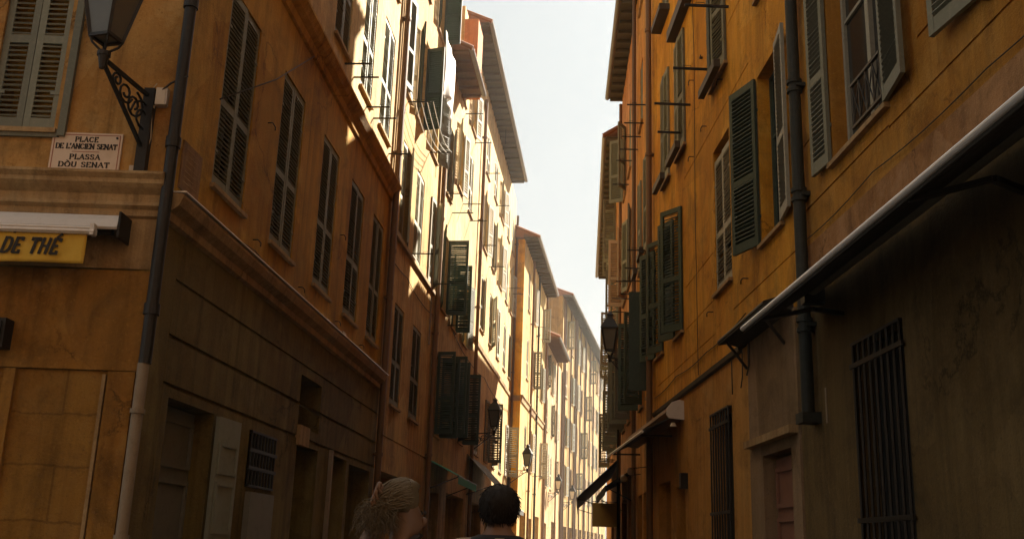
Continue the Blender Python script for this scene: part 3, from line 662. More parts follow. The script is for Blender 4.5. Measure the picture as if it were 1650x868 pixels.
# ================================================================== RIGHT
RX, RY, RAZ = 3.0, 9.0, -.019
Q = Bld('rust coloured house with a long white-edged awning and a tall barred window, nearest right', RX, RY, RAZ, 'R')
Q.wall(-5.5, 1.02, 4.42, 17.5, [(-1.36, -.02, 5.0, 7.3), (-4.4, -3.1, 5.0, 7.3), (-1.36, -.02, 8.3, 10.5), (-4.4, -3.1, 8.3, 10.5)], P_R1, depth=5,
       niches=[(-5.5, -1.98, 5.25, 5.275, .015), (-1.34, 1.02, 4.80, 4.822, .012), (-5.5, -1.34, 4.78, 4.805, .012), (.5, 1.02, 5.5, 5.52, .012), (.9, 1.02, 6.3, 6.32, .012), (-3.05, -1.99, 6.1, 6.12, .012)])
Q.wall(-5.5, 1.02, 4.02, 4.42, [], P_R1BAND, depth=5, d=.015)
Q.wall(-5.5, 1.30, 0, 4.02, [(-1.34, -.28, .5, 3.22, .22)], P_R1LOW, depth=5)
wq = Q.window(-1.36, -.02, 5.0, 7.3, mat=SHUT_G, ang=(174, 172), lh=2.3, lw=.55, leaf='r')
o = bpy.data.objects.new('shutter', leaf_mesh(.40, 2.29, SHUT_G)); COL.objects.link(o); o.parent = wq; o.location = (-.67, -.05, .005); o.rotation_euler = (0, 0, R_(-175))
Q.window(-4.4, -3.1, 5.0, 7.3, mat=SHUT_G, ang=(172, 173)); Q.window(-1.36, -.02, 8.3, 10.5, mat=SHUT_G); Q.window(-4.4, -3.1, 8.3, 10.5, mat=SHUT_G)
# casement standing open inside the reveal, and the low balcony rail of the window
cm = MB(); cw = .5
T = Matrix.Translation((.67, .16, .05)) @ Matrix.Rotation(R_(-62 + 180), 4, 'Z')
for x0, x1, z0, z1 in ((0, .06, 0, 2.2), (cw - .06, cw, 0, 2.2), (.06, cw - .06, 0, .09), (.06, cw - .06, 2.11, 2.2), (.06, cw - .06, 1.0, 1.05)): cm.box(x0, x1, -.02, .02, z0, z1, T)
cm.build('casement', SHUT_L, wq)
rm = MB()
for z in (.06, .46): rm.box(-.02, .66, -.05, -.02, z, z + .025)
for k in range(5):
    x = .0 + .64 * k / 4
    rm.tube([(x, -.035, .08), (x, -.035, .46)], .009, 6)
    if k < 4:
        rm.tube([(x, -.035, .1), (x + .08, -.035, .27), (x + .16, -.035, .1)], .007, 6); rm.tube([(x, -.035, .45), (x + .08, -.035, .27), (x + .16, -.035, .45)], .007, 6)
rm.build('window_railing', IRON, wq)
Q.grille(-1.32, -.30, .5, 3.2, 9, .02, cross=(.06, .45, .93))
Q.box('plaster_chip', .49, .53, .001, .006, 2.62, 2.95, PIPE_W)
# drain pipe with its shoe
m = MB(); x = -.76; y = -.095
m.tube([(x, y, 2.72), (x, y, 17.4)], .062, 16)
for c in (6.15, 4.95, 3.6, 9.2, 12.2):
    m.tube([(x, y, c - .07), (x, y, c - .03)], .08, 16); m.tube([(x, y, c + .03), (x, y, c + .07)], .08, 16); m.box(x - .08, x + .08, y, 0, c - .02, c + .02)
m.box(x - .12, x + .10, y - .09, -.002, 2.64, 2.74)
m.build('downpipe', PIPE_D, Q.root)

K = Bld('orange house with a bulky open shutter and a wide box sill, second on the right', RX, RY, RAZ, 'R')
k1 = [(1.62, 2.52), (4.02, 5.0), (7.4, 8.1), (9.3, 10.1)]
k2 = [(1.4, 2.4), (4.02, 5.0), (7.0, 7.85), (8.5, 9.3)]
kh = [(a, b, 4.95, 7.1) for a, b in k1] + [(a, b, 8.1, 10.25) for a, b in k2] + [(a, b, 11.55, 13.6) for a, b in k2]
K.wall(1.06, 10.47, 3.92, 18.2, kh, P_R2, depth=5, niches=[(1.06, 4.0, 4.5, 4.518, .01), (2.9, 7.2, 7.5, 7.518, .01), (5.1, 7.2, 5.6, 5.618, .01), (2.9, 4.0, 5.6, 5.618, .01), (2.5, 4.0, 9.2, 9.215, .01), (2.5, 4.0, 8.6, 8.615, .01), (5.1, 7.2, 4.9, 4.915, .01), (5.1, 10, 4.4, 4.415, .01)])
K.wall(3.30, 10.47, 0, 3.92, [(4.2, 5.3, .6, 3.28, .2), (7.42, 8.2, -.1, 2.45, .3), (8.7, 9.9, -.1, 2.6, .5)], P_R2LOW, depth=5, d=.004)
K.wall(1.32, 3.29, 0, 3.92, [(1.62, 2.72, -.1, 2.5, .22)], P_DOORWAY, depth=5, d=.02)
wk = K.window(*k1[0], 4.95, 7.1, mat=SHUT_D, ang=(161, 173), leaf='l', lw=.56)
o = bpy.data.objects.new('shutter', leaf_mesh(.5, 2.14, SHUT_L)); COL.objects.link(o); o.parent = wk; o.location = (.45, -.05, .005); o.scale = (-1, 1, 1); o.rotation_euler = (0, 0, R_(173)); o['label'] = 'pale weathered shutter leaf'
K.window(*k1[1], 4.95, 6.95, mat=SHUT_L); K.window(*k1[2], 4.95, 7.1, mat=SHUT_D, ang=(158, 34), lw=.5); K.window(*k1[3], 4.95, 7.1, mat=SHUT_D, ang=(155, 25), lw=.5)
for j, (a, b) in enumerate(k2):
    K.window(a, b, 8.1, 10.25, mat=SHUT_G, ang=(4, 3) if j != 1 else (14, 10)); K.window(a, b, 11.55, 13.6, mat=SHUT_G)
for k, (a, b) in enumerate(k2[1:] ): K.box('box_sill', a - .05, b + .05, .11, .2, 7.98, 8.1, WOOD_D)
K.box('box_sill', 4.0, 7.9, .0, .16, 10.42, 10.62, WOOD_D); 
K.box('box_sill', 8.4, 9.4, .0, .2, 11.4, 11.52, WOOD_D)
for u, z, l in ((3.85, 8.85, .62), (5.6, 8.95, .05), (4.9, 8.4, .6), (6.6, 8.6, .6), (7.2, 8.35, .45)): K.rod(u, z, l, r=.016)
K.mould('ledge', 3.6, 10.3, [(0, 3.86), (.05, 3.88), (.06, 3.94), (0, 3.97)], WOOD_D)
K.pipe(10.36, 0, 18.1, .06, PIPE_BR, d=.1, collars=(5, 7.2, 9.2, 12))
dp = K.doorway(1.66, 2.68, 2.46, DOOR_PINK, recess=.12, panels=1); dp['label'] = 'faded pink door'
K.box('door_hood', 1.34, 3.2, .02, .12, 2.62, 2.70, P_MOULD)
K.grille(4.22, 5.28, .6, 3.27, 8, .05, cross=(.06, .5, .93))
K.doorway(7.45, 8.17, 2.42, WOOD_D, recess=.2, panels=1); K.doorway(8.75, 9.85, 2.55, DOOR_GREY, recess=.3)
K.box('wall_fixture', 7.18, 7.3, .002, .12, 2.38, 2.62, IRON)
K.tube('cable_run', [(3.5, .03, 3.94), (3.5, .03, 3.55), (3.52, .05, 3.4)], .008, CABLE, n=6)
K.tube('cable_run', [(4.05, .03, 3.94), (4.05, .03, 3.4)], .008, CABLE, n=6)
K.tube('cable_run', [(3.15, .03, 3.94), (3.14, .04, 3.62), (3.18, .06, 3.5)], .01, CABLE, n=6)
for u, z in ((3.2, 4.72), (5.2, 4.75), (6.3, 8.9), (5.4, 7.7), (6.4, 7.6), (4.3, 7.95)): K.tube('wall_hook', [(u, 0, z), (u, .07, z), (u + .1, .07, z), (u + .1, .07, z - .05)], .008, IRON, n=6)

U = Bld('orange house with big dark shutters folded out, third on the right', 2.8, 19.46, .05, 'R')
u1 = [(.4, 1.3), (2.4, 3.3)]; u2 = [(1.0, 1.8), (2.7, 3.4)]
U.wall(0.02, 4.1, 0, 17.5, [(a, b, 4.45, 6.45) for a, b in u1] + [(a, b, 7.6, 9.7) for a, b in u2] + [(a, b, 11.1, 12.7) for a, b in ((.4, 1.1), (2.4, 3.2))] + [(a, b, 14.2, 15.8) for a, b in ((.4, 1.1), (2.4, 3.2))] + [(.6, 2.4, -.1, 2.6, .8), (2.7, 3.8, -.1, 2.6, .8)], P_R3, depth=5)
U.window(*u1[0], 4.45, 6.45, mat=SHUT_D, ang=(0, 88), solid=True, leaf='lr'); U.window(*u1[1], 4.45, 6.45, mat=SHUT_D, ang=(100, 120))
for a, b in u2: U.window(a, b, 7.6, 9.7, mat=SHUT_G, ang=(6, 4)); U.box('box_sill', a, b, .11, .2, 7.45, 7.58, WOOD_D)
for a, b in ((.4, 1.1), (2.4, 3.2)): U.window(a, b, 11.1, 12.7, mat=SHUT_G); U.window(a, b, 14.2, 15.8, mat=SHUT_G)
for u, z in ((1.0, 7.5), (1.7, 7.3), (2.4, 7.2), (3.2, 7.1), (1.2, 10.9), (2.2, 10.9), (3.0, 10.9), (3.8, 10.9)): U.rod(u, z, .45)
U.eave(.02, 4.1, 17.5, .3, mat=SOFFIT_D); U.pipe(3.98, 0, 17.4, .05, PIPE_BR, d=.09)
U.doorway(.65, 2.35, 2.55, WOOD_D, recess=.4); U.doorway(2.75, 3.75, 2.55, DOOR_GREY, recess=.4)
V = Bld('rose house with a beige shutter folded out over the street, fourth on the right', 3.005, 23.56, .05, 'R')
V.wall(0.02, 6.1, 0, 15.2, [(a, b, z, z + 2) for a, b in ((2.1, 3.0), (4.1, 5.0)) for z in (4.6, 8.2, 11.4)] + [(.6, 2.8, -.1, 2.7, .8), (3.4, 5.6, -.1, 2.7, .8)], P_R4, depth=5)
V.window(2.1, 3.0, 4.6, 6.6, mat=SHUT_G, ang=(100, 120)); V.window(4.1, 5.0, 4.6, 6.6, mat=SHUT_G, ang=(80, 110))
V.window(2.1, 3.0, 8.2, 10.2, mat=SHUT_G, ang=(165, 170)); V.window(4.1, 5.0, 8.2, 10.2, mat=SHUT_B, ang=(88, 150))
V.window(2.1, 3.0, 11.4, 13.4, mat=SHUT_G, ang=(0, 0)); V.window(4.1, 5.0, 11.4, 13.4, mat=SHUT_G, ang=(120, 150))
for u, z in ((1.0, 7.9), (2.8, 7.9), (4.4, 7.9), (1.2, 11.2), (3, 11.2)): V.rod(u, z, .45)
V.eave(.02, 6.1, 15.2, .42, mat=SOFFIT_D); V.pipe(5.4, 0, 14.7, .05, PIPE_BR, d=.09)
V.doorway(.65, 2.75, 2.65, WOOD_D, recess=.4); V.doorway(3.45, 5.55, 2.65, WOOD_D, recess=.4, panels=3)
Wd = Bld('brown shaded house with green shutters, furthest of the right row', 3.31, 29.66, .075, 'R')
Wd.wall(0.02, 17, 0, 13.9, [(a, b, z, z + 2) for a, b in ((1.5, 2.4), (4.5, 5.4), (7.5, 8.4), (10.5, 11.4)) for z in (4.6, 8.0, 11.4)] + [(1, 3.5, -.1, 2.7, .8), (6, 9, -.1, 2.7, .8)], P_R4, depth=4)
for k, (a, b) in enumerate(((1.5, 2.4), (4.5, 5.4), (7.5, 8.4), (10.5, 11.4))):
    for j, z in enumerate((4.6, 8.0, 11.4)): Wd.window(a, b, z, z + 2, mat=SHUT_G, ang=((110, 100), (150, 90), (0, 0))[(k + j) % 3], simple=True)
Wd.eave(.02, 17, 13.9, .5, mat=SOFFIT_D, depth=4)
Wd.doorway(1.05, 3.45, 2.65, WOOD_D, recess=.4); Wd.doorway(6.05, 8.95, 2.65, WOOD_D, recess=.4, panels=3)

# ================================================================== added unseen house behind the camera, blocks sky light from the foreground walls
BLOCKER = Bld('added dark umber house behind the camera, blocking light from the square', -16, -9.5, PI, 'F')
BLOCKER.root.rotation_euler.z = PI; BLOCKER.root.location = (16, -6.5, 0)
sq = [(3 + 4.2 * k, 4.1 + 4.2 * k) for k in range(7)]
BLOCKER.wall(0, 32, 0, 18, [(a, b, z, z + 2.1) for a, b in sq for z in (5, 8.3, 11.6, 14.8)] + [(a - .6, b + .6, -.1, 2.9, .6) for a, b in sq], P_BLOCKER, depth=6)
for a, b in sq:
    for z in (5, 8.3, 11.6, 14.8): BLOCKER.window(a, b, z, z + 2.1, simple=True)
    BLOCKER.doorway(a - .55, b + .55, 2.85, WOOD_D, recess=.4, kind='shopfront')
BLOCKER.eave(0, 32, 18, .6)

# ================================================================== things on the walls
# street name plate: marble with a red line, engraved black capitals
GL = {  # strokes in a unit-high box: (width, [polyline...])
 'P': (.58, [[(.1, 0), (.1, 1)], [(.1, 1), (.38, 1), (.52, .9), (.55, .74), (.5, .58), (.36, .49), (.1, .49)]]),
 'L': (.52, [[(.1, 1), (.1, 0)], [(.1, 0), (.5, 0), (.5, .14)]]),
 'A': (.68, [[(.04, 0), (.34, 1)], [(.34, 1), (.64, 0)], [(.15, .34), (.53, .34)]]),
 'C': (.68, [[(.62, .82), (.5, .95), (.36, 1), (.2, .93), (.09, .75), (.05, .5), (.09, .25), (.2, .07), (.36, 0), (.5, .05), (.62, .18)]]),
 'E': (.56, [[(.1, 0), (.1, 1)], [(.1, 1), (.5, 1), (.5, .88)], [(.1, .52), (.42, .52)], [(.1, 0), (.52, 0), (.52, .13)]]),
 'D': (.68, [[(.1, 0), (.1, 1)], [(.1, 1), (.34, 1), (.5, .93), (.6, .75), (.63, .5), (.6, .25), (.5, .07), (.34, 0), (.1, 0)]]),
 'N': (.7, [[(.1, 0), (.1, 1)], [(.1, 1), (.6, 0)], [(.6, 0), (.6, 1)]]),
 'S': (.54, [[(.48, .84), (.38, .97), (.25, 1), (.12, .94), (.07, .78), (.13, .62), (.27, .53), (.42, .43), (.49, .26), (.43, .08), (.27, 0), (.13, .04), (.05, .17)]]),
 'I': (.24, [[(.12, 0), (.12, 1)]]),
 'T': (.6, [[(.3, 0), (.3, 1)], [(.03, .88), (.03, 1), (.57, 1), (.57, .88)]]),
 'O': (.74, [[(.37, 1), (.2, .93), (.08, .74), (.05, .5), (.08, .26), (.2, .07), (.37, 0), (.54, .07), (.66, .26), (.69, .5), (.66, .74), (.54, .93), (.37, 1)]]),
 'U': (.68, [[(.1, 1), (.1, .28), (.17, .08), (.34, 0), (.5, .08), (.57, .28), (.57, 1)]]),
 'H': (.68, [[(.1, 0), (.1, 1)], [(.57, 0), (.57, 1)], [(.1, .5), (.57, .5)]]),
 "'": (.2, [[(.12, 1.02), (.07, .78)]]), ' ': (.36, [])}
def lettering(m, text, x, z, h, thick, thin, y, depth=.003, slant=0.0, serif=True, track=.06, accent=None, centre=True, fit=None):
    tot = sum(GL[c][0] + track for c in text) - track
    sx = h if fit is None else fit / tot
    cx = x - (tot * sx / 2 if centre else 0)
    def pt(px_, pz): return (cx + px_ * sx + slant * pz * h, z + pz * h)
    def seg(a, b, t, k):
        (xa, za), (xb, zb) = a, b; dx, dz = xb - xa, zb - za; l = math.hypot(dx, dz) or 1e-6
        ex = t * .35; xa -= dx / l * ex; za -= dz / l * ex; xb += dx / l * ex; zb += dz / l * ex
        nx, nz = -dz / l * t / 2, dx / l * t / 2
        yy = y - depth - .00015 * k
        ring0 = [(xa + nx, yy, za + nz), (xa - nx, yy, za - nz), (xb - nx, yy, zb - nz), (xb + nx, yy, zb + nz)]
        ring1 = [(p[0], y, p[2]) for p in ring0]
        m.loft([ring1, ring0])
    k = 0
    for idx, c in enumerate(text):
        wdt, st = GL[c]
        for pl_ in st:
            for a, b in zip(pl_, pl_[1:]):
                v = abs(b[1] - a[1]) / (math.hypot(b[0] - a[0], b[1] - a[1]) + 1e-6)
                t = thin + (thick - thin) * v ** 2
                if c in 'AN' and b[1] > a[1] and c == 'A': t = thin * 1.3
                seg(pt(*a), pt(*b), t, k % 7); k += 1
            if serif and len(pl_) == 2 and c not in "'":
                for q in pl_:
                    if q[1] in (0, 1) and not (c == 'A' and q[1] == 1) and not (c in 'EL' and q[1] == 0 and q[0] > .3):
                        a = pt(q[0] - .1, q[1]); b = pt(q[0] + .1, q[1]); seg(a, b, thin, k % 7); k += 1
        if accent and idx in accent:
            d_ = accent[idx]
            seg(pt(wdt / 2 - .1 * d_, 1.1), pt(wdt / 2 + .14 * d_, 1.34), thick * .8, k % 7); k += 1
        cx += (wdt + track) * sx
sp = thing('street_sign', 'marble street name plate reading PLACE DE L\'ANCIEN SENAT, on the orange corner wall', 'sign', (-4.045, 9.0, 4.835))
pw, ph = .66, .42
MB().box(-pw / 2, pw / 2, -.022, -.001, -ph / 2, ph / 2).build('plate', MARBLE, sp)
m = MB(); q = .018; t = .007
m.box(-pw / 2 + q, pw / 2 - q, -.0245, -.0222, ph / 2 - q - t, ph / 2 - q); m.box(-pw / 2 + q, pw / 2 - q, -.0245, -.0222, -ph / 2 + q, -ph / 2 + q + t)
m.box(-pw / 2 + q, -pw / 2 + q + t, -.0245, -.0222, -ph / 2 + q + t, ph / 2 - q - t); m.box(pw / 2 - q - t, pw / 2 - q, -.0245, -.0222, -ph / 2 + q + t, ph / 2 - q - t)
m.box(-.13, .13, -.0245, -.0222, .018, .023)
m.build('border_line', REDLINE, sp)
def word(parent, *a, **k):
    m_ = MB(); lettering(m_, *a, **k); return m_.build('lettering', INK, parent)
word(sp, 'PLACE', -.005, .120, .047, .0125, .005, -.0222, track=.16, fit=.215)
word(sp, "DE L'ANCIEN SENAT", 0.0, .050, .048, .0125, .005, -.0222, track=.07, fit=.575)
word(sp, 'PLASSA', .0, -.055, .047, .0125, .005, -.0222, track=.16, fit=.285)
word(sp, 'DOU', -.1525, -.132, .047, .0125, .005, -.0222, track=.14, fit=.170, accent={1: -1}); word(sp, 'SENAT', .1077, -.132, .047, .0125, .005, -.0222, track=.14, fit=.260)
m = MB()
for x in (-pw / 2 + .05, pw / 2 - .05):
    for z in (-ph / 2 + .045, ph / 2 - .045): m.tube([(x, -.0222, z), (x, -.03, z)], .011, 10)
m.build('screws', IRON, sp)

# tea room awning, almost rolled in
aw = thing('awning', 'yellow tea room awning rolled in under a white cassette, on the corner house', 'awning', (-3.55, 9.0, 4.0))
m = MB(); n = 10
ring = [(-.02, .20)] + [(.02 + .20 * math.sin(PI / 2 * k / n), .02 + .18 * math.cos(PI / 2 * k / n)) for k in range(n + 1)] + [(.18, -.0), (.02, .03)]
ring = [(0.0, .21), (.10, .215), (.20, .18), (.26, .12), (.285, .05), (.27, .03), (.18, .10), (.02, .14)]
m.loft([[(x, -d, z) for d, z in ring] for x in (-2.6, -.0)]); m.build('cassette', WHITE, aw)
m = MB(); m.box(.002, .02, -.27, -.0, -.04, .20); m.build('end_cap', IRON, aw)
m = MB(); m.tube([(-2.6, -.16, .05), (-.08, -.16, .05)], .045, 12); m.build('roller', DARKCLOTH, aw)
m = MB(); m.box(-2.6, -.17, -.33, -.27, -.035, .012); m.tube([(-2.6, -.335, -.012), (-.17, -.335, -.012)], .016, 10); m.tube([(-2.6, -.33, .02), (-.17, -.33, .02)], .012, 8)
m.build('front_bar', WHITE, aw)
m = MB(); rows = []
for j in range(9):
    f = j / 8; row = []
    for k in range(61):
        x = -2.6 + 2.36 * k / 60
        row.append((x, -.30 - .006 * math.sin(x * 9 + f * 2.2) * f - .005 * math.sin(x * 21 + 1 + f) * f - .004 * math.sin((x + f * .3) * 40) * f, -.035 - (.275 + .008 * math.sin(x * 3.1)) * f))
    rows.append(row)
m.loft(rows, close=False, cap=False)
va = m.build('valance', YELLOW, aw, smooth=True)
so2 = va.modifiers.new('thick', 'SOLIDIFY'); so2.thickness = .004
word(aw, 'DE THE', -.985, -.225, .135, .027, .02, -.316, depth=.003, slant=.25, serif=False, track=.16, centre=False, fit=.50, accent={5: 1})
m = MB(); m.bar((-.5, -.1, -.02), (-.9, -.3, -.03), .03, .03); m.build('arm', IRON, aw)
for x in (-.21,): MB().box(x, x + .035, -.345, -.27, -.045, .06).build('catch', WHITE, aw)

# street lanterns
def lantern(lbl, base, wallpt, s=1.0, glass=None, bracket='scroll', group=None, arch=False):
    """base: underside of the lantern, wallpt: where the bracket meets the wall"""
    bx = Vector(base); wp = Vector(wallpt)
    t = thing('street_lamp', lbl, 'street lamp', wp, 0, group)
    b = bx - wp
    m = MB(); 
    d = Vector((b.x, b.y, 0)); L_ = d.length; dn = d.normalized()
    top = Vector((0, 0, b.z - .10 * s)); end = b - Vector((0, 0, .04 * s))
    m.bar(Vector((0, 0, top.z)) * 1.0, end, .035 * s, .03 * s)
    low = Vector((0, 0, top.z - .55 * s))
    m.bar(low, end - Vector((0, 0, .03 * s)), .03 * s, .03 * s)
    m.box(-.05 * s, .05 * s, -.05 * s, .05 * s, low.z - .25 * s, top.z + .08 * s)
    # scrollwork between the two arms
    for k in range(4):
        f = (k + .6) / 5.2; c = top.lerp(end, f).lerp(low.lerp(end, f), .5); rr = .17 * s * (1 - f) + .02 * s
        pts = []
        for j in range(15):
            a = j / 14 * 2 * PI * 1.4 + k * 1.7; r_ = rr * (1 - j / 20)
            pts.append(c + dn * math.cos(a) * r_ + Vector((0, 0, math.sin(a) * r_)))
        m.tube(pts, .012 * s, 6)
    m.build('bracket', IRON, t, smooth=False)
    m = MB(); n = 4
    m.tube([b + Vector((0, 0, -.14 * s)), b + Vector((0, 0, -.02 * s))], [.025 * s, .05 * s], 10)
    m.tube([b + Vector((0, 0, -.02 * s)), b + Vector((0, 0, .02 * s))], .06 * s, 10)
    hb, ht = .115 * s, .215 * s; z0, z1 = .15 * s, .66 * s
    ang = math.atan2(dn.y, dn.x) + PI / 4
    def ring(r, z): return [b + Vector((r * math.cos(ang + PI / 2 * k) * 1.2, r * math.sin(ang + PI / 2 * k) * 1.2, z)) for k in range(4)]
    R0, R1 = ring(hb, z0), ring(ht, z1)
    for k in range(4):
        m.bar(R0[k], R1[k], .028 * s, .028 * s); m.bar(R0[k], R0[(k + 1) % 4], .028 * s, .03 * s); m.bar(R1[k], R1[(k + 1) % 4], .034 * s, .04 * s)
        m.tube([b + Vector((0, 0, .0)), b.lerp(R0[k], .8) + Vector((0, 0, -.03 * s)), R0[k]], .012 * s, 6)
    m.build('lantern_frame', IRON, t)
    MB().loft([ring(hb * .97, z0 + .005), ring(ht * .97, z1 - .005)]).build('glass', glass or LANTERN_G, t)
    m = MB(); m.loft([ring(ht * 1.18, z1 + .01 * s), ring(ht * 1.05, z1 + .05 * s), ring(ht * .7, z1 + .18 * s), ring(ht * .36, z1 + .27 * s), ring(ht * .33, z1 + .33 * s), ring(ht * .45, z1 + .35 * s), ring(ht * .1, z1 + .42 * s)])
    m.build('cap', IRON, t)
    return t
lantern('large dark lantern on a scrolled iron bracket above the street name plate', (-3.70, 8.28, 5.52), (-3.50, 8.96, 5.52), 1.0)
lantern('grey lantern on an arm off the third right house, against the sky', (2.55, 25.4, 6.15), (3.05, 25.3, 6.2), 1.06)
lantern('dark lantern in shade on the long tall apricot house', (-.40, 33, 5.0), (-1.12, 33.1, 5.05), 1.0)
lantern('dark lantern in front of the bright orange end wall', (.96, 45.0, 4.72), (.15, 45.2, 4.8), 1.0)
lantern('sunlit lantern with white glass, the nearer of two down the street', (3.1, 60, 4.6), (2.5, 60.1, 4.65), .95, LANTERN_W)
lantern('sunlit lantern with white glass, furthest down the street', (4.5, 69, 4.5), (3.85, 69.1, 4.55), 1.0, LANTERN_W)
jb = thing('junction_box', 'small white electrical box beside the lantern bracket at the corner', 'electrical box', (-3.39, 9.0, 5.42))
m = MB(); m.box(-.045, .045, -.09, -.001, -.085, .085); m.build('case', PLASTIC, jb)
m = MB(); m.box(.046, .06, -.085, -.02, -.08, .09); m.build('cover', WHITE, jb)
m = MB(); m.tube([(-3.40, 8.93, 5.36), (-3.46, 8.93, 5.30), (-3.44, 8.95, 5.0), (-3.53, 8.97, 4.66)], .006, 6); m.tube([(-3.44, 8.92, 5.55), (-3.5, 8.92, 5.45), (-3.44, 8.94, 5.3)], .006, 6)
tag(m.build('cable', CABLE_P), 'thin pale cable hanging from the corner lantern bracket', 'cable')
m = MB(); m.tube([(-3.42, 8.93, 5.45), (-3.3, 8.9, 5.55), (-3.14, 8.88, 5.62)], .011, 6)
tag(m.build('cable', CABLE), 'black cable between the corner lantern and the dark pipe', 'cable')
m = MB(); m.box(-.05, .05, -.04, -.001, -.03, .03)
o = m.build('junction_box', PLASTIC); o.location = (-3.56, 9.0, 4.70); tag(o, 'small pale box at the foot of the hanging cable, above the cornice', 'electrical box')
pq = thing('wall_plaque', 'worn tan plaque on the side wall behind the dark corner pipe', 'plaque', tuple(A.world(.42, 0, 4.85)), A.root.rotation_euler.z)
MB().box(-.24, .24, -.02, -.001, -.24, .24).build('slab', P_PLAQUE, pq)
m = MB()
for k in range(7): m.box(-.17, .17 - .05 * (k % 3), -.0225, -.0202, .17 - k * .055, .178 - k * .055)
m.build('worn_lines', P_MOULD, pq)
m = MB(); m.box(-.16, .0, -.16, -.001, -.13, .13); m.box(-.13, -.03, -.18, -.16, -.1, .1)
o = m.build('wall_light', IRON); o.location = (-4.44, 9.0 - .035, 3.08); tag(o, 'dark box light on the ochre wall under the tea room awning', 'wall light')

# right shop awning
ra = thing('awning', 'long dark shop awning with a white front bar, nearest on the right wall', 'awning', (RX, RY, 0), Q.root.rotation_euler.z)
ua, ub = -6.5, .40   # along the wall
zf, zb_, dpt = 3.46, 3.92, .8
m = MB()
ns = 14
for k in range(ns):
    f0, f1 = k / ns, (k + 1) / ns
    g = lambda f: (-.06 - (dpt - .06) * f, zb_ + (zf + .03 - zb_) * f - .05 * math.sin(PI * f))
    (y0, z0), (y1, z1) = g(f0), g(f1)
    m.quad((-ua, y0, z0), (-ub, y0, z0), (-ub, y1, z1), (-ua, y1, z1))
c_ = m.build('canopy', DARKCLOTH, ra, smooth=True); c_.modifiers.new('thick', 'SOLIDIFY').thickness = .006
m = MB(); m.tube([(-ua, -dpt, zf), (-ub, -dpt, zf)], .024, 14); m.build('front_bar', WHITEBAR, ra)
m = MB(); m.box(-ub, -ua, -dpt + .004, -dpt + .02, zf - .045, zf - .022); m.build('valance', DARKCLOTH, ra)
m = MB(); m.tube([(-ua, -.12, zb_ - .03), (-ub - .02, -.12, zb_ - .03)], .075, 14); m.build('roller', STRIPE, ra)
for u in (-3.4, -.2):
    m = MB(); m.bar((-u, -.06, 3.5), (-u + .3, -.42, 3.46), .045, .035); m.bar((-u + .3, -.42, 3.46), (-u, -dpt + .03, zf - .04), .04, .03)
    m.build('arm', IRON, ra)
m = MB(); m.box(-.52, -.40, -.2, -.0, 3.74, 3.96); m.build('end_bracket', IRON, ra)
r2 = thing('awning', 'short folded dark awning with cables under it, behind the long right awning', 'awning', (RX, RY, 0), Q.root.rotation_euler.z)
m = MB(); m.loft([[(-x, 0, 4.1), (-x, -.30, 4.0), (-x, -.32, 3.93), (-x, -.2, 3.95), (-x, 0, 3.9)] for x in (1.4, 3.55)]); m.build('canopy', DARKCLOTH, r2)
m = MB(); m.tube([(-1.4, -.30, 3.97), (-3.55, -.30, 3.97)], .03, 10); m.build('front_bar', IRON, r2)
for u in (1.7, 3.3):
    m = MB(); m.bar((-u, -.02, 3.6), (-u, -.27, 3.93), .03, .03, (1, 0, 0)); m.build('arm', IRON, r2)
# retracted awning with white end cap
r3 = thing('awning', 'half rolled awning with a white rounded end cap, on the right orange house', 'awning', (RX, RY, 0), Q.root.rotation_euler.z)
def P3(u, d, z): return (-u, -d, z)
m = MB(); ring = [(0, 3.78), (.08, 3.80), (.20, 3.76), (.28, 3.66), (.29, 3.55), (.25, 3.5), (.0, 3.48)]
m.loft([[P3(x, d, z) for d, z in ring] for x in (7.42, 7.47)]); m.build('end_cap', WHITE, r3)
m = MB(); m.loft([[P3(x, d, z) for d, z in ((0, 3.76), (.18, 3.74), (.26, 3.62), (.2, 3.52), (0, 3.5))] for x in (7.48, 12.6)]); m.build('cassette', SOFFIT, r3)
m = MB(); m.loft([[P3(x, d, z) for d, z in ((.1, 3.6), (.62, 3.33), (.62, 3.31), (.1, 3.57))] for x in (7.7, 12.4)]); m.build('canopy', DARKCLOTH, r3)
m = MB(); m.tube([P3(7.7, .64, 3.30), P3(12.4, .64, 3.30)], .022, 10); m.build('front_bar', WHITEBAR, r3)
for u in (8.2, 11.8): m = MB(); m.bar(P3(u, .06, 3.3), P3(u, .6, 3.29), .03, .03); m.build('arm', IRON, r3)
m = MB(); m.tube([P3(7.55, .16, 3.38), P3(7.55, .16, 3.44)], [.06, .03], 12); m.build('spot_lamp', WHITE, r3)
def globe(lbl, p):
    t = thing('globe_lamp', lbl, 'globe lamp', p, 0, 'globe lamps of a shop')
    m = MB(); rg = []
    for k in range(9):
        a = -PI / 2 + PI * k / 8; rg.append(circ(0, 0, math.sin(a) * .075, max(.004, .075 * math.cos(a)), max(.004, .075 * math.cos(a)), 14))
    m.loft(rg); m.build('globe', BULB, t, smooth=True)
    MB().bar((.0, 0, .05), (.35, 0, .1), .015, .015).build('bracket', IRON, t)
globe('opal globe lamp under the half rolled awning, the nearer of two', tuple(Vector((2.45, 20.2, 2.92)))); globe('opal globe lamp under the half rolled awning, the further of two', (2.44, 21.3, 2.85))

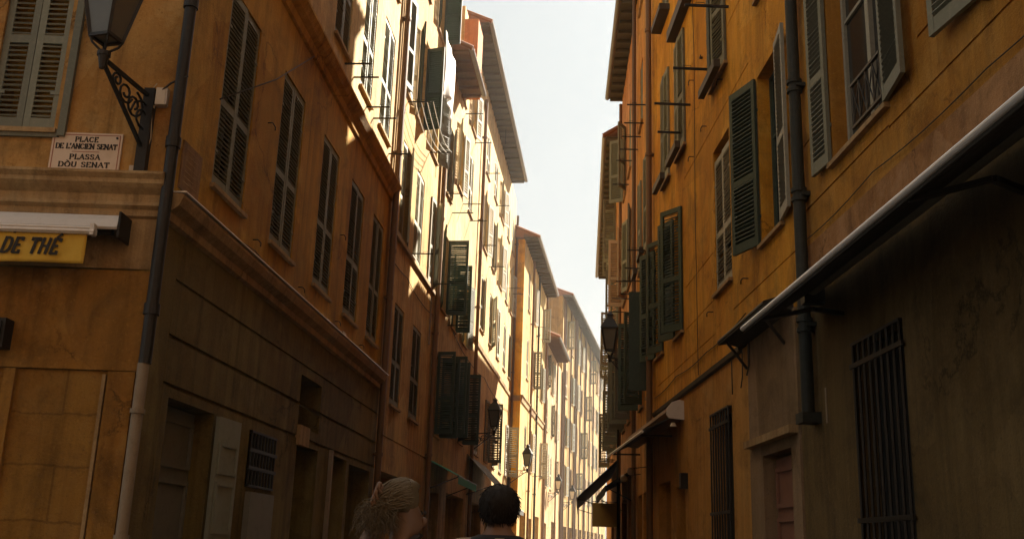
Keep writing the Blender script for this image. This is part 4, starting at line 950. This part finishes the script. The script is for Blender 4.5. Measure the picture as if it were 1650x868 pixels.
# small shop awnings down the street
def shop_awning(lbl, bld, u0, u1, zt, zf_, out, mat, bar=None):
    t = thing('awning', lbl, 'awning', tuple(bld.world(0, 0, 0)), bld.root.rotation_euler.z)
    g = bld.sg; m = MB()
    m.loft([[(g * u, 0, zt), (g * u, -out, zf_), (g * u, -out, zf_ - .015), (g * u, 0, zt - .03)] for u in sorted((u0, u1), key=lambda q: g * q)])
    m.build('canopy', mat, t)
    m = MB(); m.loft([[(g * u, -out - .004, zf_), (g * u, -out - .012, zf_), (g * u, -out - .012, zf_ - .2), (g * u, -out - .004, zf_ - .2)] for u in sorted((u0, u1), key=lambda q: g * q)])
    m.build('valance', mat, t)
    m = MB(); m.tube([(g * u0, -out, zf_ - .01), (g * u1, -out, zf_ - .01)], .02, 8); m.build('front_bar', bar or IRON, t)
    for u in (u0 + .15, u1 - .15):
        m = MB(); m.bar((g * u, 0, zf_ - .35), (g * u, -out + .02, zf_ - .03), .025, .025); m.build('arm', IRON, t)
    return t
shop_awning('green shop awning in deep shade, low on the left behind the two people', C_, .1, 3.6, 3.45, 3.05, .8, GREENCLOTH)
shop_awning('grey sloping shop awning on the long tall apricot house', D, 4.6, 9.6, 4.2, 3.3, .9, STRIPE)
shop_awning('dark awning with a pale edge near the orange end wall', D, 11.0, 16.0, 3.4, 2.9, .9, DARKCLOTH, WHITEBAR)
shop_awning('big dark awning sloping over the street on the right, beside the far houses', Wd, 1.0, 9.5, 4.1, 2.9, 1.25, DARKCLOTH)
shop_awning('dark awning above the ochre hanging board on the right', V, .3, 5.6, 3.3, 2.85, .7, DARKCLOTH)
hb = thing('hanging_sign', 'plain ochre board hanging off a pole in front of the far right shops', 'sign', (2.62, 27.0, 2.3))
MB().box(-.33, .30, -.02, .02, -.3, .3).build('board', OCHRESIGN, hb)
MB().tube([(.32, 0, -2.3), (.32, 0, 2.2)], .03, 8).build('pole', IRON, hb)
m = MB(); m.bar((.3, 0, .33), (-.33, 0, .33), .02, .02); m.build('arm', IRON, hb)
# iron balcony on the right far house
bc = thing('fire_ladder', 'small iron rack of rungs on the shaded right wall near the bend', 'iron rack', tuple(Wd.world(6.0, 0, 4.4)), Wd.root.rotation_euler.z)
m = MB()
for k in range(7): m.box(-.4, .4, -.5 + .0, -.47, .0 + k * .2, .03 + k * .2)
m.build('rungs', IRON, bc)
m = MB(); m.box(-.42, -.38, -.5, 0, 0, .03); m.box(.38, .42, -.5, 0, 0, .03); m.box(-.42, -.38, -.5, -.46, 0, 1.25); m.box(.38, .42, -.5, -.46, 0, 1.25); m.build('frame', IRON, bc)

# laundry and its cords over the amber house
ld = thing('clothesline', 'four white washing line cords slung between two bars on the amber house', 'clothesline', tuple(B.world(0, 0, 0)), B.root.rotation_euler.z)
for k in range(4):
    d = .16 + .13 * k; m = MB(); pts = []
    for j in range(13):
        f = j / 12; pts.append((1.0 + 2.9 * f, -d, 10.62 - .22 * math.sin(PI * f)))
    m.tube(pts, .007, 6); m.build('cord', CORD, ld)
def laundry(lbl, bld, u0, u1, z1, z0, d):
    m = MB(); nx, nz = 26, 18
    rows = []
    for j in range(nz + 1):
        f = j / nz; row = []
        for i in range(nx + 1):
            g = i / nx; u = u0 + (u1 - u0) * g
            dd = d + .05 * math.sin(g * 17 + f * 1.3) * (.3 + f) + .06 * math.sin(g * 7 + 1 - f * 2) * f
            z = z1 + (z0 - z1) * f * (1 + .06 * math.sin(g * 9)) - .05 * math.sin(PI * g)
            row.append((bld.sg * u, -dd, z))
        rows.append(row)
    m.loft(rows, close=False, cap=False)
    o = m.build('laundry', SHEET, None, loc=tuple(bld.world(0, 0, 0)), rz=bld.root.rotation_euler.z, smooth=True)
    o.modifiers.new('thick', 'SOLIDIFY').thickness = .004
    return tag(o, lbl, 'laundry')
laundry('crumpled white sheet hung out to dry high on the amber house', B, 3.3, 5.2, 13.6, 12.1, .34)

# ================================================================== people
def skin_body(name, verts, edges, radii, mat, root=0, sub=2, parent=None):
    me = bpy.data.meshes.new(name); me.from_pydata(verts, edges, []); me.materials.append(mat)
    o = bpy.data.objects.new(name, me); COL.objects.link(o)
    if parent: o.parent = parent
    sm = o.modifiers.new('skin', 'SKIN'); sm.use_smooth_shade = True; sm.branch_smoothing = .6
    if not me.skin_vertices: me.attributes  # layer comes with the modifier
    lay = me.skin_vertices[0] if me.skin_vertices else None
    if lay:
        for i, r in enumerate(radii):
            lay.data[i].radius = r if isinstance(r, tuple) else (r, r); lay.data[i].use_root = (i == root)
    o.modifiers.new('sub', 'SUBSURF').levels = sub; o.modifiers['sub'].render_levels = sub
    return o
class Sk:
    def __init__(s): s.v = []; s.e = []; s.r = []
    def add(s, p, r, parent=None):
        s.v.append(tuple(p)); s.r.append(r); i = len(s.v) - 1
        if parent is not None: s.e.append((parent, i))
        return i
    def chain(s, start, pts):
        i = start
        for p, r in pts: i = s.add(p, r, i)
        return i
def fingers(sk, hand, base, dirv, side, curl, ln=.075):
    """palm vertex index, palm end point, finger direction, sideways direction, curl direction"""
    dirv, side, curl = Vector(dirv).normalized(), Vector(side).normalized(), Vector(curl).normalized()
    for k, f in enumerate((.9, 1.0, .95, .75)):
        p0 = Vector(base) + side * (.030 - .020 * k)
        p1 = p0 + dirv * ln * f * .45 + curl * .006; p2 = p1 + dirv * ln * f * .22 + curl * .026; p3 = p2 + curl * .024 - dirv * .006
        sk.chain(hand, [(p0, .0095), (p1, .0085), (p2, .008), (p3, .0065)])
    t0 = Vector(base) - dirv * .055 + side * .035
    sk.chain(hand, [(t0, .012), (t0 + side * .025 + dirv * .03 + curl * .01, .010), (t0 + side * .025 + dirv * .055 + curl * .025, .0075)])
def person_base(h, woman):
    """standing figure facing +Y (away from the camera), feet at z=0; returns skeleton with named joints"""
    s = Sk(); k = h / 1.70; sh = .17 if woman else .195
    J = {}
    J['pelvis'] = s.add((0, 0, .93 * k), (.15 * k, .105 * k))
    J['waist'] = s.add((0, .01, 1.08 * k), (.115 * k if woman else .135 * k, .085 * k), J['pelvis'])
    J['chest'] = s.add((0, .0, 1.25 * k), (.135 * k if woman else .155 * k, .095 * k), J['waist'])
    J['uchest'] = s.add((0, -.01, 1.36 * k), (.12 * k if woman else .14 * k, .075 * k), J['chest'])
    J['neck0'] = s.add((0, -.005, 1.43 * k), (.062 * k if woman else .07 * k, .058 * k), J['uchest'])
    J['neck1'] = s.add((0, .005, 1.49 * k), (.05 * k if woman else .056 * k, .052 * k), J['neck0'])
    J['head0'] = s.add((0, .02, 1.555 * k), (.068 * k, .08 * k), J['neck1'])
    J['head1'] = s.add((0, .015, 1.625 * k), (.075 * k, .092 * k), J['head0'])
    J['head2'] = s.add((0, .01, 1.672 * k), (.052 * k, .062 * k), J['head1'])
    J['nose'] = s.add((0, .115 * k, 1.575 * k), .013 * k, J['head0'])
    J['chin'] = s.add((0, .085 * k, 1.515 * k), .022 * k, J['head0'])
    for sg in (-1, 1):
        J['hip%d' % sg] = s.add((sg * .09 * k, 0, .86 * k), .088 * k, J['pelvis'])
        e = s.chain(J['hip%d' % sg], [((sg * .095 * k, .015 + sg * .06, .66 * k), .075 * k), ((sg * .1 * k, .02 + sg * .12, .47 * k), .053 * k), ((sg * .1 * k, -.0 + sg * .1, .3 * k), .055 * k), ((sg * .1 * k, -.03 + sg * .1, .09 * k), .036 * k)])
        s.chain(e, [((sg * .105 * k, .03 + sg * .1, .035), .036 * k), ((sg * .12 * k, .13 + sg * .1, .028), .03 * k)])
        J['sh%d' % sg] = s.add((sg * sh * k, -.01, 1.385 * k), .055 * k if woman else .065 * k, J['uchest'])
    return s, J, k, sh
def arm_down(s, J, k, sh, sg):
    w_ = s.chain(J['sh%d' % sg], [((sg * (sh + .035) * k, -.01, 1.26 * k), .046 * k), ((sg * (sh + .06) * k, -.02, 1.09 * k), .038 * k), ((sg * (sh + .065) * k, .03, .96 * k), .036 * k), ((sg * (sh + .06) * k, .07, .83 * k), .026 * k)])
    p = s.add((sg * (sh + .055) * k, .085, .76 * k), (.018, .036), w_)
    fingers(s, p, (sg * (sh + .052) * k, .09, .725 * k), (0, .05, -1), (0, 1, 0), (-sg, .1, 0))
# --- woman, right arm thrown over her head, hand in her hair
WX, WY = -.415, 4.25; wh = 1.615
wp = thing('person', 'person with loose blond hair and bare shoulders, one hand raised into the hair', 'person', (WX, WY, 0), R_(-30))
s, J, k, sh = person_base(wh, True)
arm_down(s, J, k, sh, 1)
ca_, sa_ = math.cos(R_(30)), math.sin(R_(30))
def LV(x, y, z): return (ca_ * x - sa_ * y, sa_ * x + ca_ * y, z)   # street-aligned offsets into her own turned frame
fa = R_(42)   # head turned further to her right
s.v[J['nose']] = (.112 * k * math.sin(fa), .012 + .112 * k * math.cos(fa), 1.575 * k); s.v[J['chin']] = (.082 * k * math.sin(fa), .012 + .082 * k * math.cos(fa), 1.515 * k)
w_ = s.chain(J['sh-1'], [(LV(-.150, .09, 1.40), .034), (LV(-.125, .20, 1.50), .028), (LV(-.095, .09, 1.58), .024), (LV(-.086, .01, 1.612), .020)])
p = s.add(LV(-.088, -.055, 1.618), (.028, .020), w_)
fingers(s, p, LV(-.092, -.098, 1.606), LV(-.45, -.45, -.65), LV(-.3, .15, -.8), LV(.5, .6, -.4), ln=.066)
skin_body('body', s.v, s.e, s.r, SKIN, 0, 2, wp)
def tufts(m, n, roots, flow, r0, jitter=.012, segs=7, seed=1):
    rnd = random.Random(seed)
    for _ in range(n):
        a = roots(rnd); pts = flow(a, rnd, segs)
        m.tube(pts, [r0 * (1 - .8 * (i / (len(pts) - 1)) ** 1.5) for i in range(len(pts))], 5, cap=False)
hm = MB(); hc = Vector((0, .015, 1.567))
rg = []
for j in range(9):   # scalp cap under the strands
    a = -.75 + (PI / 2 + .75) * j / 8; r = max(.004, math.cos(a))
    rg.append([(hc.x + .083 * r * math.cos(t) * (.72 if math.cos(t - (PI / 2 - fa)) > .35 and a < .5 else 1), hc.y - .004 + .095 * r * math.sin(t) * (.72 if math.cos(t - (PI / 2 - fa)) > .35 and a < .5 else 1), hc.z + .082 * math.sin(a) + .014) for t in [2 * PI * q / 20 for q in range(20)]])
hm.loft(rg)
def wr(rnd):
    th = rnd.uniform(-PI * .62, PI * .62) + (PI * 1.5 - fa); ph = rnd.uniform(-.5, 1.4)
    return Vector((.081 * math.cos(ph) * math.cos(th), -.006 + .097 * math.cos(ph) * math.sin(th), .084 * math.sin(ph) + .014)) + hc
def wf(a, rnd, n):
    tgt = Vector(LV(-.085 + rnd.uniform(-.03, .045), -.07 + rnd.uniform(-.03, .02), 1.555 + rnd.uniform(-.03, .02)))
    end = tgt + Vector(LV(rnd.uniform(-.075, .055), rnd.uniform(-.03, .03), rnd.uniform(-.125, -.04)))
    c1 = a.lerp(tgt, .5) + (a - hc).normalized() * .035
    pts = []
    for i in range(n + 8):
        f = i / (n + 7)
        if f < .55:
            g = f / .55; q = a * (1 - g) ** 2 + c1 * 2 * g * (1 - g) + tgt * g * g
        else:
            g = (f - .55) / .45; q = tgt.lerp(end, g) + Vector((math.sin(g * 9 + a.x * 45) * .016 * (.3 + g), math.cos(g * 8 + a.z * 40) * .014 * (.3 + g), .02 * math.sin(PI * g)))
        pts.append(q)
    return pts
tufts(hm, 800, wr, wf, .0028, seed=3)
hm.build('hair', HAIR_B, wp, smooth=True)
def torso_shell(m, zs, kx, ky, k):
    rings = []
    for z, rx, ry, cy in zs: rings.append(circ(0, cy, z * k, rx * k * kx, ry * k * ky, 24))
    m.loft(rings); return m
m = MB(); torso_shell(m, [(.84, .185, .14, 0), (.93, .18, .135, 0), (1.08, .145, .11, .01), (1.2, .155, .118, .005), (1.26, .16, .118, .0)], 1, 1, k); m.build('top', TOP_D, wp, smooth=True)
m = MB(); torso_shell(m, [(.42, .27, .26, 0), (.6, .24, .22, 0), (.8, .2, .16, 0), (.92, .19, .145, 0)], 1, 1, k); m.build('skirt', TOP_D, wp, smooth=True)
m = MB(); pts = [(-.02, .10, 1.36), (.05, .075, 1.425), (.085, .0, 1.435), (.075, -.075, 1.395), (.045, -.115, 1.30), (.0, -.13, 1.22)]
for a, b in zip(pts, pts[1:]): m.bar(a, b, .03, .006, (0, -1, .3))
m.build('strap', LEATHER, wp)
m = MB(); T = Matrix.Translation((.062, -.112, 1.352)) @ Matrix.Rotation(R_(25), 4, 'Y')
for x0, x1, z0, z1 in ((-.02, .02, .014, .02), (-.02, .02, -.02, -.014), (-.02, -.014, -.014, .014), (.014, .02, -.014, .014)): m.box(x0, x1, -.006, .004, z0, z1, T)
m.build('buckle', BRASS, wp)
for sg in (-1, 1):
    m = MB(); m.loft([circ(sg * .105 * k, .06 + sg * .1, z, rx, ry, 14) for z, rx, ry in ((.002, .05, .14), (.02, .052, .14), (.06, .045, .12))]); m.build('shoe', LEATHER, wp, smooth=True)
m = MB()
for sg in (-1, 1):
    ea = fa + sg * .34; m.tube([(.086 * math.sin(ea), .012 + .086 * math.cos(ea), 1.525), (.094 * math.sin(ea), .012 + .094 * math.cos(ea), 1.525)], [.011, .005], 10)
m.build('eyes', INK, wp)
# --- man seen from behind
MX, MY = -.02, 4.65; mh = 1.715
mp_ = thing('person', 'person with short dark hair in a dark shirt, a pale strap on one shoulder', 'person', (MX, MY, 0), R_(4))
s, J, k, sh = person_base(mh, False)
arm_down(s, J, k, sh, -1); arm_down(s, J, k, sh, 1)
for sg in (-1, 1):
    s.add((sg * .083, .005, 1.585), (.010, .026), J['head1'])
skin_body('body', s.v, s.e, s.r, SKIN, 0, 2, mp_)
hm = MB(); hc = Vector((0, .012, 1.585)); rg = []
for j in range(11):
    a = -.98 + (PI / 2 + .98) * j / 10; r = max(.004, math.cos(a))
    rg.append([(hc.x + .089 * r * math.cos(t), hc.y - .006 + .106 * r * math.sin(t) - (.0 if a > 0 else .03 * -a * (1 if math.sin(t) > 0 else 0)), hc.z + (.088 if a > 0 else .100) * math.sin(a)) for t in [2 * PI * q / 24 for q in range(24)]])
hm.loft(rg)
def mr_(rnd):
    th = rnd.uniform(0, 2 * PI); ph = rnd.uniform(-.95, 1.5)
    if math.sin(th) > .3 and ph < .45: ph = .8
    return Vector((.087 * math.cos(ph) * math.cos(th), -.004 + .104 * math.cos(ph) * math.sin(th), (.087 if ph > 0 else .098) * math.sin(ph))) + hc
def mf(a, rnd, n):
    d = (a - hc).normalized(); sw = Vector((rnd.uniform(-.3, .3), rnd.uniform(-.3, .3), -.8))
    lift = .006 + (.014 * rnd.random() ** 2 if a.z > hc.z + .03 else .002)
    return [a + d * lift * f + sw * .022 * f * f for f in [i / (n - 1) for i in range(n)]]
tufts(hm, 1300, mr_, mf, .0019, seed=9, segs=4)
hm.build('hair', HAIR_D, mp_, smooth=True)
m = MB()
rings = []
for z, rx, ry, cy in ((.9, .185, .14, 0), (1.08, .165, .125, .01), (1.25, .19, .13, 0), (1.345, .215, .115, -.01), (1.395, .19, .095, -.01), (1.425, .125, .082, -.008), (1.44, .088, .075, -.006)): rings.append(circ(0, cy, z * k, rx * k, ry * k, 28))
m.loft(rings, cap=False); m.build('shirt', SHIRT_D, mp_, smooth=True)
for sg in (-1, 1):
    m = MB(); m.tube([(sg * (sh - .01) * k, -.01, 1.385 * k), (sg * (sh + .03) * k, -.01, 1.30 * k), (sg * (sh + .05) * k, -.015, 1.16 * k)], [.078, .068, .06], 14, cap=False); m.build('sleeve', SHIRT_D, mp_, smooth=True)
    m = MB(); m.loft([circ(sg * x, y + sg * dy, z * k, r, r, 16) for x, y, dy, z, r in ((.09, 0, 0, .93, .105), (.098, .015, .06, .66, .092), (.102, .02, .12, .47, .072), (.102, 0, .1, .3, .07), (.104, -.02, .1, .07, .062))]); m.build('trouser_leg', TROUSER, mp_, smooth=True)
    m = MB(); m.loft([circ(sg * .105 * k, .06 + sg * .1, z, rx, ry, 14) for z, rx, ry in ((.002, .052, .15), (.02, .054, .15), (.07, .046, .12))]); m.build('shoe', LEATHER, mp_, smooth=True)
m = MB(); pts = [(-.125, .09, 1.33), (-.13, .05, 1.415), (-.13, -.03, 1.432), (-.128, -.10, 1.38), (-.12, -.135, 1.2)]
for a, b in zip(pts, pts[1:]): m.bar(a, b, .045, .006, (0, -.6, .8))
m.build('strap', STRAP_W, mp_)
m = MB()
for a in range(25):
    t = PI * 1.05 + PI * .9 * a / 24
    pass
pts = [(.098 * math.cos(t), -.008 + .082 * math.sin(t), 1.432 - .004 * math.sin(t)) for t in [PI * .9 + PI * 1.2 * q / 24 for q in range(25)]]
m.tube(pts, .0022, 6); m.build('necklace', BRASS, mp_, smooth=True)

# loose cables along the facades
def cable(lbl, bld, pts, r=.008, mat=None):
    m = MB(); P = [Vector((bld.sg * u, -d, z)) for u, d, z in pts]; Q_ = []
    for a, b in zip(P, P[1:]):
        for k in range(6):
            f = k / 6; q = a.lerp(b, f); q.z -= .035 * (b - a).length * math.sin(PI * f) * .5; Q_.append(q)
    Q_.append(P[-1]); m.tube(Q_, r, 6)
    o = m.build('cable', mat or CABLE, None, loc=tuple(bld.world(0, 0, 0)), rz=bld.root.rotation_euler.z)
    return tag(o, lbl, 'cable')
cable('thin black cable sagging under the first floor windows of the corner house side', A, [(.5, .02, 4.62), (2.5, .02, 4.66), (4.6, .02, 4.6), (6.6, .02, 4.65), (8.4, .02, 4.6), (10.1, .02, 4.66)], .006)
cable('thin cable running along the amber house under its upper windows', B, [(.2, .02, 6.9), (2.0, .02, 6.95), (4.0, .02, 6.85), (5.6, .02, 6.95)], .008)
cable('black cable looped along the second right house above the ledge', K, [(3.3, .02, 4.30), (5.6, .02, 4.24), (8.0, .02, 4.28), (10.2, .02, 4.22)], .007)
cable('thin cable running up the right orange house beside the dark shutters', K, [(6.2, .02, 4.0), (6.25, .02, 6.6), (6.15, .02, 9.3), (6.3, .02, 12.0), (6.2, .02, 16)], .006)
cable('thin cable along the nearest right house above the pinkish band', Q, [(-5.0, .02, 4.52), (-3.0, .02, 4.5), (-1.0, .02, 4.54), (.9, .02, 4.5)], .005)
cable('cable hanging across the long tall apricot house', D, [(.5, .03, 7.2), (4, .03, 7.0), (8, .03, 7.15), (12, .03, 7.0), (17, .03, 7.2)], .010)

for bld, u, d, z, h in ((E_, 3.0, -1.2, 15.6, 1.7), (G, 3.2, -1.0, 13.2, 1.5), (H_, 8.5, -1.2, 18.8, 1.8), (V, 3.0, -1.0, 15.6, 1.6)):
    bld.tube('antenna', [(u, d, z), (u, d, z + h)], .018, IRON, n=6)
    m = MB()
    for q in (.55, .75, .95): m.box(bld.sg * u - .35, bld.sg * u + .35, -d - .01, -d + .01, z + h * q - .01, z + h * q + .01)
    m.build('antenna_arms', IRON, bld.root)
m = MB(); m.box(5.2, 5.9, 1.6, 2.2, 15.9, 17.4); m.box(5.15, 5.95, 1.55, 2.25, 17.41, 17.5); m.build('chimney', P_GABLE, E_.root)
